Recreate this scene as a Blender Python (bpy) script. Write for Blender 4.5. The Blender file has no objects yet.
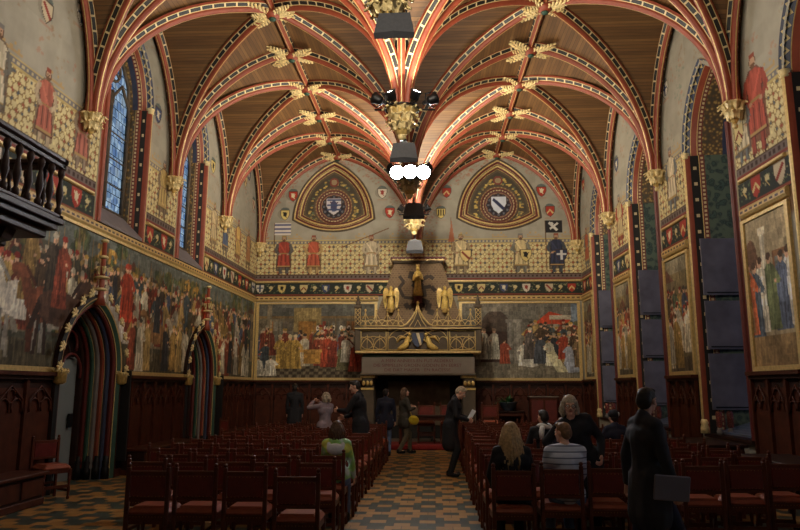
import bpy, bmesh, math, random
import numpy as np
from mathutils import Vector, Matrix, Quaternion
random.seed(7)
PI = math.pi
SC = bpy.context.scene
COL = SC.collection

def s2l(c):
    return tuple((x / 12.92 if x <= .04045 else ((x + .055) / 1.055) ** 2.4) for x in c)
def rgb(r, g, b):
    return s2l((r / 255, g / 255, b / 255))

# ---------------------------------------------------------------- materials
MATS = {}
def nt(name):
    m = bpy.data.materials.new(name); m.use_nodes = True
    t = m.node_tree; t.nodes.clear()
    out = t.nodes.new('ShaderNodeOutputMaterial'); b = t.nodes.new('ShaderNodeBsdfPrincipled')
    t.links.new(b.outputs[0], out.inputs[0])
    MATS[name] = m
    return m, t, b
def node(t, typ, **kw):
    n = t.nodes.new('ShaderNode' + typ)
    for k, v in kw.items(): setattr(n, k, v)
    return n
def ramp(t, fac, stops, interp='LINEAR'):
    r = node(t, 'ValToRGB'); r.color_ramp.interpolation = interp
    e = r.color_ramp.elements
    while len(e) < len(stops): e.new(.5)
    for i, (p, c) in enumerate(stops):
        e[i].position = p; e[i].color = (*c, 1)
    t.links.new(fac, r.inputs[0]); return r.outputs[0]
def plain(name, c, rough=.6, metal=0., var=.25, scale=8., bump=0., spec=.5, coat=0.):
    m, t, b = nt(name)
    tc = node(t, 'TexCoord'); no = node(t, 'TexNoise'); no.inputs['Scale'].default_value = scale; no.inputs['Detail'].default_value = 5
    t.links.new(tc.outputs['Object'], no.inputs[0])
    lo = tuple(x * (1 - var) for x in c); hi = tuple(min(1, x * (1 + var)) for x in c)
    t.links.new(ramp(t, no.outputs[0], [(.3, lo), (.7, hi)]), b.inputs['Base Color'])
    b.inputs['Roughness'].default_value = rough; b.inputs['Metallic'].default_value = metal
    b.inputs['Specular IOR Level'].default_value = spec; b.inputs['Coat Weight'].default_value = coat
    if bump:
        bp = node(t, 'Bump'); bp.inputs['Strength'].default_value = bump; bp.inputs['Distance'].default_value = .02
        t.links.new(no.outputs[0], bp.inputs['Height']); t.links.new(bp.outputs[0], b.inputs['Normal'])
    return m
def mathn(t, op, a, b=None, c=None):
    n = node(t, 'Math', operation=op)
    for i, v in enumerate((a, b, c)):
        if v is None: continue
        if isinstance(v, (int, float)): n.inputs[i].default_value = v
        else: t.links.new(v, n.inputs[i])
    return n.outputs[0]
def mixc(t, f, a, b):
    n = node(t, 'Mix', data_type='RGBA')
    if isinstance(f, (int, float)): n.inputs[0].default_value = f
    else: t.links.new(f, n.inputs[0])
    for i, v in ((6, a), (7, b)):
        if isinstance(v, tuple): n.inputs[i].default_value = (*v, 1)
        else: t.links.new(v, n.inputs[i])
    return n.outputs[2]
def uvpattern(name, fn, rough=.5, metal=0.):
    """fn(t, u, v) -> colour socket; u,v in metres from the UV map."""
    m, t, b = nt(name)
    uv = node(t, 'UVMap'); sp = node(t, 'SeparateXYZ'); t.links.new(uv.outputs[0], sp.inputs[0])
    t.links.new(fn(t, sp.outputs[0], sp.outputs[1]), b.inputs['Base Color'])
    b.inputs['Roughness'].default_value = rough; b.inputs['Metallic'].default_value = metal
    return m

GOLDC = rgb(206, 174, 104); CREAM = rgb(204, 184, 140); RED = rgb(138, 64, 42); BLACK = rgb(24, 22, 20)
plain('gold', GOLDC, .35, .3, .3, 20, .2)
plain('gold_paint', rgb(204, 176, 116), .42, .3, .2, 20)
plain('gilt_leaf', rgb(218, 196, 140), .45, .1, .35, 14, .3)
plain('red_rib', RED, .5, 0, .15, 6)
plain('dark_red', rgb(92, 30, 24), .5, 0, .2, 8)
plain('navy', rgb(52, 60, 84), .6, 0, .2, 8)
plain('green_paint', rgb(46, 78, 62), .6, 0, .2, 8)
plain('black_paint', BLACK, .5, 0, .2, 8)
plain('cream_paint', CREAM, .5, 0, .12, 8)
plain('stone_grey', rgb(120, 112, 108), .8, 0, .12, 5, .1)
plain('stone_sill', rgb(112, 104, 106), .7, 0, .1, 4)
plain('stone_dark', rgb(84, 72, 58), .8, 0, .3, 3, .2)
plain('lintel_stone', rgb(118, 106, 94), .75, 0, .1, 4)
plain('plaster', rgb(176, 166, 142), .85, 0, .1, 2)
plain('oak', rgb(72, 34, 20), .5, 0, .3, 6, .1, .25)
plain('oak_chair', rgb(88, 42, 26), .4, 0, .25, 9, .1, .35)
plain('oak_dark', rgb(44, 24, 18), .5, 0, .3, 6, .1, .25)
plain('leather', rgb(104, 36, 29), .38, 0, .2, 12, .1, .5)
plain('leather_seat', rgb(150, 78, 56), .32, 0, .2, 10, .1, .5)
plain('leather_bright', rgb(150, 48, 40), .4, 0, .2, 10, .1, .5)
plain('brass', rgb(190, 150, 80), .3, .9, .1)
plain('black_metal', rgb(20, 20, 22), .45, .3, .2)
plain('speaker_black', rgb(60, 61, 66), .6, 0, .15, 30, .1)
plain('speaker_grille', rgb(38, 39, 44), .8, 0, .2, 80, .3)
plain('shutter_blue', rgb(98, 96, 108), .55, 0, .25, 3)
plain('shutter_edge', rgb(50, 22, 20), .5, 0, .2)
plain('stair_grey', rgb(122, 128, 126), .8, 0, .06, 2)
plain('iron', rgb(30, 28, 28), .5, .6, .2)
plain('soot', rgb(30, 25, 21), .95, 0, .4, 3)
plain('fire_stone', rgb(96, 80, 62), .9, 0, .3, 5)
plain('red_carpet', rgb(120, 26, 22), .95, 0, .2, 30)
plain('pot', rgb(40, 46, 56), .35, 0, .15, 5)
plain('leaf_green', rgb(40, 92, 44), .45, 0, .35, 12)
plain('soil', rgb(40, 28, 20), .95)
plain('paper', rgb(220, 220, 224), .7, 0, .05)
plain('statue_gold', rgb(212, 180, 98), .4, .12, .3, 16, .2)

# people
plain('skin', rgb(214, 166, 142), .55, 0, .06, 10)
plain('eye_white', rgb(225, 222, 215), .3, 0, .02)
plain('iris', rgb(40, 34, 30), .3, 0, .02)
plain('lip', rgb(170, 92, 84), .5, 0, .05)
for n, c in dict(hair_brown=(84, 58, 40), hair_dark=(36, 28, 24), hair_blond=(176, 146, 104), hair_grey=(176, 160, 138),
                 hair_lightbrown=(128, 94, 62)).items(): plain(n, rgb(*c), .5, 0, .4, 40, .3)
for n, c in dict(coat_black=(24, 24, 30), coat_navy=(26, 30, 50), coat_olive=(58, 54, 46), jacket_grey=(46, 48, 56), coat_mauve=(150, 136, 146),
                 jeans=(96, 116, 150), khaki=(88, 80, 62), dark_trousers=(22, 22, 26), shoe_dark=(24, 20, 18), shirt_white=(206, 208, 214),
                 scarf_white=(200, 198, 194), bag_yellow=(200, 176, 40), rucksack=(24, 26, 34)).items(): plain(n, rgb(*c), .85, 0, .18, 10, .2)

def mat_stripes():
    m, t, b = nt('striped_shirt')
    tc = node(t, 'TexCoord'); sp = node(t, 'SeparateXYZ'); t.links.new(tc.outputs['Object'], sp.inputs[0])
    f = mathn(t, 'FRACT', mathn(t, 'MULTIPLY', sp.outputs[2], 1 / .06))
    g = mathn(t, 'LESS_THAN', f, .22)
    t.links.new(mixc(t, g, rgb(206, 212, 228), rgb(104, 112, 138)), b.inputs['Base Color']); b.inputs['Roughness'].default_value = .9
mat_stripes()
def mat_hivis():
    m, t, b = nt('green_jacket')
    tc = node(t, 'TexCoord'); no = node(t, 'TexNoise'); no.inputs['Scale'].default_value = 6; no.inputs['Detail'].default_value = 1
    t.links.new(tc.outputs['Object'], no.inputs[0])
    t.links.new(ramp(t, no.outputs[0], [(.42, rgb(200, 216, 210)), (.48, rgb(158, 206, 142)), (.58, rgb(150, 200, 104)), (.64, rgb(206, 210, 96))], 'EASE'), b.inputs['Base Color'])
    b.inputs['Roughness'].default_value = .6
mat_hivis()

# rib checks: black dashes outlined in cream gold
def checks(period=.17, duty=.62, margin=.2, a=CREAM, k=BLACK):
    def fn(t, u, v):
        f = mathn(t, 'FRACT', mathn(t, 'MULTIPLY', u, 1 / period))
        g = mathn(t, 'LESS_THAN', mathn(t, 'ABSOLUTE', mathn(t, 'SUBTRACT', f, .5)), duty / 2)
        h = mathn(t, 'LESS_THAN', mathn(t, 'ABSOLUTE', mathn(t, 'SUBTRACT', v, .5)), .5 - margin)
        return mixc(t, mathn(t, 'MULTIPLY', g, h), a, k)
    return fn
uvpattern('rib_checks', checks(.26, .86, .09))
uvpattern('red_dashes', checks(.085, .55, .25, rgb(112, 54, 46), CREAM))
uvpattern('moulding_dashes', checks(.16, .6, .25, rgb(196, 160, 96), rgb(70, 50, 36)))
uvpattern('studs', checks(.33, .2, .3, BLACK, CREAM))
def zig(t, u, v):
    f = mathn(t, 'FRACT', mathn(t, 'MULTIPLY', u, 1 / .2))
    tri = mathn(t, 'ABSOLUTE', mathn(t, 'SUBTRACT', mathn(t, 'MULTIPLY', f, 2), 1))
    d = mathn(t, 'ABSOLUTE', mathn(t, 'SUBTRACT', mathn(t, 'ADD', .2, mathn(t, 'MULTIPLY', tri, .6)), v))
    return mixc(t, mathn(t, 'LESS_THAN', d, .13), rgb(50, 58, 82), rgb(196, 176, 120))
uvpattern('zigzag', zig)
def olive(t, u, v):
    vo = node(t, 'TexVoronoi'); vo.inputs['Scale'].default_value = 14
    tc = node(t, 'TexCoord'); t.links.new(tc.outputs['Object'], vo.inputs[0])
    return ramp(t, vo.outputs[0], [(.2, rgb(176, 146, 84)), (.4, rgb(110, 84, 52)), (.7, rgb(78, 70, 54))])
uvpattern('olive_pattern', olive)
def foliage_panel(t, u, v):
    tc = node(t, 'TexCoord'); vo = node(t, 'TexVoronoi'); vo.inputs['Scale'].default_value = 9; vo.feature = 'SMOOTH_F1'
    t.links.new(tc.outputs['Object'], vo.inputs[0])
    no = node(t, 'TexNoise'); no.inputs['Scale'].default_value = 14; no.inputs['Detail'].default_value = 3; t.links.new(tc.outputs['Object'], no.inputs[0])
    s = mathn(t, 'ADD', vo.outputs[0], mathn(t, 'MULTIPLY', no.outputs[0], .5))
    return ramp(t, s, [(.3, rgb(40, 54, 54)), (.5, rgb(72, 94, 82)), (.58, rgb(48, 62, 60)), (.75, rgb(92, 106, 88))])
uvpattern('foliage_panel', foliage_panel, .7)
def planks(t, u, v):
    # u across planks (m), v along
    f = mathn(t, 'MULTIPLY', u, 1 / .085)
    fl = mathn(t, 'FLOOR', f); fr = mathn(t, 'FRACT', f)
    wn = node(t, 'TexWhiteNoise', noise_dimensions='1D'); t.links.new(fl, wn.inputs['W'])
    cb = node(t, 'CombineXYZ'); t.links.new(mathn(t, 'MULTIPLY', u, 14), cb.inputs[0]); t.links.new(mathn(t, 'MULTIPLY', v, 1.4), cb.inputs[1]); t.links.new(fl, cb.inputs[2])
    no = node(t, 'TexNoise'); no.inputs['Scale'].default_value = 1; no.inputs['Detail'].default_value = 4; t.links.new(cb.outputs[0], no.inputs[0])
    s = mathn(t, 'ADD', mathn(t, 'MULTIPLY', wn.outputs[0], .45), mathn(t, 'MULTIPLY', no.outputs[0], .6))
    c = ramp(t, s, [(.2, rgb(84, 58, 34)), (.5, rgb(108, 77, 44)), (.85, rgb(130, 95, 56))])
    return mixc(t, mathn(t, 'LESS_THAN', fr, .09), c, rgb(60, 42, 26))
uvpattern('ceiling_planks', planks, .55)

def mat_paint():
    m, t, b = nt('wall_paint')
    a = node(t, 'Attribute'); a.attribute_name = 'paint'
    tc = node(t, 'TexCoord'); no = node(t, 'TexNoise'); no.inputs['Scale'].default_value = 3; no.inputs['Detail'].default_value = 6
    t.links.new(tc.outputs['Object'], no.inputs[0])
    f = ramp(t, no.outputs[0], [(.3, (.8, .8, .8)), (.7, (1., 1., 1.))])
    n = node(t, 'Mix', data_type='RGBA', blend_type='MULTIPLY'); n.inputs[0].default_value = 1
    t.links.new(a.outputs['Color'], n.inputs[6]); t.links.new(f, n.inputs[7])
    t.links.new(n.outputs[2], b.inputs['Base Color']); b.inputs['Roughness'].default_value = .7; b.inputs['Specular IOR Level'].default_value = .25
mat_paint()
def mat_floor():
    m, t, b = nt('floor_tiles')
    g = node(t, 'NewGeometry'); sp = node(t, 'SeparateXYZ'); t.links.new(g.outputs['Position'], sp.inputs[0])
    W = .21
    xs = mathn(t, 'MULTIPLY', mathn(t, 'ADD', sp.outputs[0], 60.9 + .2), 1 / W); ys = mathn(t, 'MULTIPLY', mathn(t, 'ADD', sp.outputs[1], 30.1), 1 / .195)
    iy = mathn(t, 'FLOOR', ys); r6 = mathn(t, 'MODULO', iy, 6.0); k = mathn(t, 'MINIMUM', r6, mathn(t, 'SUBTRACT', 6, r6))
    ox = mathn(t, 'ADD', xs, mathn(t, 'MULTIPLY', mathn(t, 'MODULO', iy, 2.0), .5)); ix = mathn(t, 'FLOOR', ox)
    dx = mathn(t, 'ABSOLUTE', mathn(t, 'SUBTRACT', mathn(t, 'MODULO', mathn(t, 'ADD', xs, 1.0), 3.0), 1.5))
    def eq(v): return mathn(t, 'LESS_THAN', mathn(t, 'ABSOLUTE', mathn(t, 'SUBTRACT', k, v)), .5)
    green = mathn(t, 'ADD', mathn(t, 'ADD', mathn(t, 'MULTIPLY', eq(0), mathn(t, 'LESS_THAN', dx, .5)), mathn(t, 'MULTIPLY', eq(1), mathn(t, 'GREATER_THAN', dx, 1.))),
                  mathn(t, 'ADD', mathn(t, 'MULTIPLY', eq(2), mathn(t, 'GREATER_THAN', dx, .5)), mathn(t, 'MULTIPLY', eq(3), mathn(t, 'LESS_THAN', dx, 1.))))
    cmb = node(t, 'CombineXYZ'); t.links.new(ix, cmb.inputs[0]); t.links.new(iy, cmb.inputs[1])
    wn = node(t, 'TexWhiteNoise', noise_dimensions='3D'); t.links.new(cmb.outputs[0], wn.inputs[0])
    no = node(t, 'TexNoise'); no.inputs['Scale'].default_value = 30; t.links.new(g.outputs['Position'], no.inputs[0])
    gr = mixc(t, wn.outputs[0], rgb(48, 64, 58), rgb(66, 80, 70)); oc = mixc(t, wn.outputs[0], rgb(166, 116, 54), rgb(186, 138, 76))
    c = mixc(t, green, oc, gr)
    fx = mathn(t, 'FRACT', ox); fy = mathn(t, 'FRACT', ys)
    jo = mathn(t, 'MAXIMUM', mathn(t, 'LESS_THAN', fx, .035), mathn(t, 'LESS_THAN', fy, .035))
    c = mixc(t, jo, c, rgb(60, 52, 44)); c = mixc(t, mathn(t, 'MULTIPLY', no.outputs[0], .2), c, rgb(70, 60, 50))
    t.links.new(c, b.inputs['Base Color']); b.inputs['Roughness'].default_value = .38
mat_floor()
def mat_stained(name, base, strength_tint):
    m = bpy.data.materials.new(name); m.use_nodes = True; t = m.node_tree; t.nodes.clear(); MATS[name] = m
    out = t.nodes.new('ShaderNodeOutputMaterial')
    uv = node(t, 'UVMap'); vo = node(t, 'TexVoronoi'); vo.inputs['Scale'].default_value = 7
    t.links.new(uv.outputs[0], vo.inputs[0])
    br = node(t, 'TexBrick'); br.inputs['Scale'].default_value = 1; br.inputs['Brick Width'].default_value = .14; br.inputs['Row Height'].default_value = .2; br.inputs['Mortar Size'].default_value = .008
    t.links.new(uv.outputs[0], br.inputs[0])
    c = ramp(t, vo.outputs['Color'], base)
    lead = br.outputs['Fac']
    tr = node(t, 'BsdfTransparent'); t.links.new(mixc(t, lead, c, (.01, .01, .01)), tr.inputs[0])
    gl = node(t, 'BsdfGlossy'); gl.inputs['Roughness'].default_value = .2; gl.inputs[0].default_value = (.5, .5, .5, 1)
    tl = node(t, 'BsdfTranslucent'); t.links.new(mixc(t, lead, c, (.01, .01, .01)), tl.inputs[0])
    mx = node(t, 'MixShader'); mx.inputs[0].default_value = strength_tint; t.links.new(tr.outputs[0], mx.inputs[1]); t.links.new(tl.outputs[0], mx.inputs[2])
    m2 = node(t, 'MixShader'); m2.inputs[0].default_value = .06; t.links.new(mx.outputs[0], m2.inputs[1]); t.links.new(gl.outputs[0], m2.inputs[2])
    t.links.new(m2.outputs[0], out.inputs[0])
mat_stained('stained_glass', [(.2, rgb(100, 120, 138)), (.45, rgb(160, 176, 184)), (.6, rgb(76, 102, 136)), (.8, rgb(140, 150, 154))], .5)
mat_stained('clear_glass', [(.2, rgb(215, 222, 230)), (.8, rgb(235, 240, 245))], .25)
mat_stained('dark_glass', [(.2, rgb(60, 70, 100)), (.8, rgb(96, 104, 132))], .7)
def mat_emit(name, c, s):
    m, t, b = nt(name); b.inputs['Base Color'].default_value = (*c, 1)
    b.inputs['Emission Color'].default_value = (*c, 1); b.inputs['Emission Strength'].default_value = s
mat_emit('lamp_glow', (1, .95, .86), 40)
mat_emit('lamp_strong', (.95, .98, 1.), 90)
def mat_glass():
    m, t, b = nt('jar_glass'); b.inputs['Base Color'].default_value = (*rgb(190, 110, 100), 1); b.inputs['Transmission Weight'].default_value = .8; b.inputs['Roughness'].default_value = .1
mat_glass()
def mat_grille():
    m, t, b = nt('perforated_metal')
    tc = node(t, 'TexCoord'); vo = node(t, 'TexVoronoi'); vo.inputs['Scale'].default_value = 30; vo.inputs['Randomness'].default_value = 0
    t.links.new(tc.outputs['Object'], vo.inputs[0])
    t.links.new(ramp(t, vo.outputs[0], [(.3, rgb(20, 26, 40)), (.4, rgb(100, 112, 136))]), b.inputs['Base Color']); b.inputs['Roughness'].default_value = .4
mat_grille()
def M(n): return MATS[n]

# ---------------------------------------------------------------- mesh builder
class MB:
    def __init__(s): s.v = []; s.f = []; s.mi = []; s.uv = []; s.mats = []; s.smooth = []
    def m(s, name):
        if name not in s.mats: s.mats.append(name)
        return s.mats.index(name)
    def add(s, vs, fs, mat, uvs=None, smooth=False):
        o = len(s.v); s.v += [tuple(p) for p in vs]; k = s.m(mat)
        for i, f in enumerate(fs):
            s.f.append([o + a for a in f]); s.mi.append(k); s.smooth.append(smooth)
            s.uv.append(uvs[i] if uvs else [(0, 0)] * len(f))
    def box(s, x0, x1, y0, y1, z0, z1, mat, bev=0):
        if bev: return s.bbox(x0, x1, y0, y1, z0, z1, mat, bev)
        vs = [(x, y, z) for z in (z0, z1) for y in (y0, y1) for x in (x0, x1)]
        s.add(vs, [(0, 2, 3, 1), (4, 5, 7, 6), (0, 1, 5, 4), (1, 3, 7, 5), (3, 2, 6, 7), (2, 0, 4, 6)], mat)
    def bbox(s, x0, x1, y0, y1, z0, z1, mat, b):
        b = min(b, (x1 - x0) / 2.01, (y1 - y0) / 2.01, (z1 - z0) / 2.01)
        def ring(z, i): return [(x0 + i, y0, z), (x1 - i, y0, z), (x1, y0 + i, z), (x1, y1 - i, z), (x1 - i, y1, z), (x0 + i, y1, z), (x0, y1 - i, z), (x0, y0 + i, z)]
        def ins(z): return [(min(max(x, x0 + b), x1 - b), min(max(y, y0 + b), y1 - b), z) for x, y, _ in ring(z, b)]
        vs = ins(z0) + ring(z0 + b, b) + ring(z1 - b, b) + ins(z1)
        fs = [tuple(range(7, -1, -1)), tuple(range(24, 32))]
        for k in range(3):
            for i in range(8):
                j = (i + 1) % 8; fs.append((k * 8 + i, k * 8 + j, k * 8 + 8 + j, k * 8 + 8 + i))
        s.add(vs, fs, mat)
    def tube(s, pts, rs, mat, n=8, cap=True):
        pts = [Vector(p) for p in pts]
        if not isinstance(rs, (list, tuple)): rs = [rs] * len(pts)
        vs = []; up = None
        for i, p in enumerate(pts):
            t = (pts[min(i + 1, len(pts) - 1)] - pts[max(i - 1, 0)])
            t = t.normalized() if t.length > 1e-9 else Vector((0, 0, 1))
            if up is None:
                up = Vector((0, 0, 1)) if abs(t.z) < .9 else Vector((1, 0, 0))
            a = (up - t * up.dot(t)).normalized(); b = t.cross(a); up = a
            for k in range(n):
                th = 2 * PI * k / n; vs.append(p + (a * math.cos(th) + b * math.sin(th)) * rs[i])
        fs = []
        for i in range(len(pts) - 1):
            for k in range(n):
                l = (k + 1) % n; fs.append((i * n + k, i * n + l, (i + 1) * n + l, (i + 1) * n + k))
        if cap: fs += [tuple(range(n - 1, -1, -1)), tuple(range((len(pts) - 1) * n, len(pts) * n))]
        s.add(vs, fs, mat, smooth=True)
    def lathe(s, c, prof, mat, n=14, mats=None):
        c = Vector(c); vs = []
        for r, z in prof:
            for k in range(n):
                th = 2 * PI * k / n; vs.append(c + Vector((r * math.cos(th), r * math.sin(th), z)))
        for i in range(len(prof) - 1):
            pass
        fs = [];
        for i in range(len(prof) - 1):
            for k in range(n):
                l = (k + 1) % n; fs.append((i * n + k, i * n + l, (i + 1) * n + l, (i + 1) * n + k))
        fs += [tuple(range(n - 1, -1, -1)), tuple(range((len(prof) - 1) * n, len(prof) * n))]
        s.add(vs, fs, mat, smooth=True)
    def ell(s, c, r, mat, n=10, m=7, rot=None):
        c = Vector(c); vs = []
        if not isinstance(r, (list, tuple)): r = (r, r, r)
        R = rot or Matrix.Identity(3)
        vs.append(c + R @ Vector((0, 0, -r[2])))
        for i in range(1, m):
            ph = -PI / 2 + PI * i / m
            for k in range(n):
                th = 2 * PI * k / n
                vs.append(c + R @ Vector((r[0] * math.cos(ph) * math.cos(th), r[1] * math.cos(ph) * math.sin(th), r[2] * math.sin(ph))))
        vs.append(c + R @ Vector((0, 0, r[2])))
        fs = [(0, 1 + (k + 1) % n, 1 + k) for k in range(n)]
        for i in range(m - 2):
            for k in range(n):
                l = (k + 1) % n; fs.append((1 + i * n + k, 1 + i * n + l, 1 + (i + 1) * n + l, 1 + (i + 1) * n + k))
        e = len(vs) - 1; fs += [(e, 1 + (m - 2) * n + k, 1 + (m - 2) * n + (k + 1) % n) for k in range(n)]
        s.add(vs, fs, mat, smooth=True)
    def cap(s, a, b, ra, rb, mat, n=10):
        """tapered capsule"""
        a = Vector(a); b = Vector(b); d = b - a
        L = d.length
        if L < 1e-6: return s.ell(a, ra, mat)
        t = d / L; up = Vector((0, 0, 1)) if abs(t.z) < .9 else Vector((1, 0, 0))
        x = (up - t * up.dot(t)).normalized(); y = t.cross(x)
        rings = []
        for k in (80, 55, 30, 0): rings.append((-math.sin(math.radians(k)) * ra, math.cos(math.radians(k)) * ra))
        for k in (0, 30, 55, 80): rings.append((L + math.sin(math.radians(k)) * rb, math.cos(math.radians(k)) * rb))
        vs = []
        for h, r in rings:
            for k in range(n):
                th = 2 * PI * k / n; vs.append(a + t * h + (x * math.cos(th) + y * math.sin(th)) * r)
        fs = []
        for i in range(len(rings) - 1):
            for k in range(n):
                l = (k + 1) % n; fs.append((i * n + k, i * n + l, (i + 1) * n + l, (i + 1) * n + k))
        fs += [tuple(range(n - 1, -1, -1)), tuple(range((len(rings) - 1) * n, len(rings) * n))]
        s.add(vs, fs, mat, smooth=True)
    def prism(s, poly, fwd, mat, d0, d1):
        """poly: list of 2D pts; fwd(a,b,d)->3D"""
        n = len(poly)
        vs = [fwd(a, b, d0) for a, b in poly] + [fwd(a, b, d1) for a, b in poly]
        fs = [tuple(range(n)), tuple(range(2 * n - 1, n - 1, -1))] + [(i, i + n, (i + 1) % n + n, (i + 1) % n) for i in range(n)]
        s.add(vs, fs, mat)
    def build(s, name, parent=None, loc=None, rot=None):
        me = bpy.data.meshes.new(name)
        me.from_pydata(s.v, [], s.f)
        for k in s.mats: me.materials.append(MATS[k])
        me.polygons.foreach_set('material_index', s.mi)
        me.polygons.foreach_set('use_smooth', s.smooth)
        if any(u and u[0] != u[-1] for u in s.uv):
            l = me.uv_layers.new(name='UVMap'); flat = []
            for u in s.uv:
                for a in u: flat += [a[0], a[1]]
            l.data.foreach_set('uv', flat)
        me.update()
        bm = bmesh.new(); bm.from_mesh(me)
        if s.v and len(s.f) < 60000:
            bmesh.ops.recalc_face_normals(bm, faces=bm.faces)
        bm.to_mesh(me); bm.free()
        o = bpy.data.objects.new(name, me); COL.objects.link(o)
        if parent is not None: o.parent = parent
        if loc is not None: o.location = loc
        if rot is not None: o.rotation_euler = rot
        return o
def tag(o, label, cat, group=None, kind=None):
    if label: o['label'] = label
    if cat: o['category'] = cat
    if group: o['group'] = group
    if kind: o['kind'] = kind
    return o
def empty(name, loc, label, cat, group=None, rz=0, kind=None):
    o = bpy.data.objects.new(name, None); COL.objects.link(o); o.location = loc; o.rotation_euler = (0, 0, rz); o.empty_display_size = .1
    return tag(o, label, cat, group, kind)
def kids(o): return [c for c in bpy.data.objects if c.parent is o]
def copy_tree(src_list, root, loc, rz, label, group=None):
    r = root.copy(); COL.objects.link(r); r.location = loc; r.rotation_euler = (0, 0, rz); r['label'] = label
    if group: r['group'] = group
    mp = {root.name: r}
    for c in src_list:
        d = c.copy(); COL.objects.link(d); d.parent = mp[c.parent.name]; mp[c.name] = d
    return r
ORD = 'zeroth first second third fourth fifth sixth seventh eighth ninth tenth eleventh twelfth thirteenth fourteenth fifteenth sixteenth'.split()

# ---------------------------------------------------------------- room frame
YF = 22.6; YN = -3.65; BAY = 3.75; ZS = 6.42; ZR = 9.62; TOPZ = 10.6
def XL(y): return -(5.5 + .0223 * (20 - y))
def XR(y): return 5.5 + .0364 * (20 - y)
def FL(y, z, d): return (XL(y) - d, y, z)      # d: outwards, into the wall
def FR(y, z, d): return (XR(y) + d, y, z)
def FF(x, z, d): return (x, YF + d, z)
LAMPE = {1: 62, 2: 78, 3: 52, 4: 38, 5: 38, 'strong': 40, 'far': 110}
WORLD = 5.6; EXPO = 0.2
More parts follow.
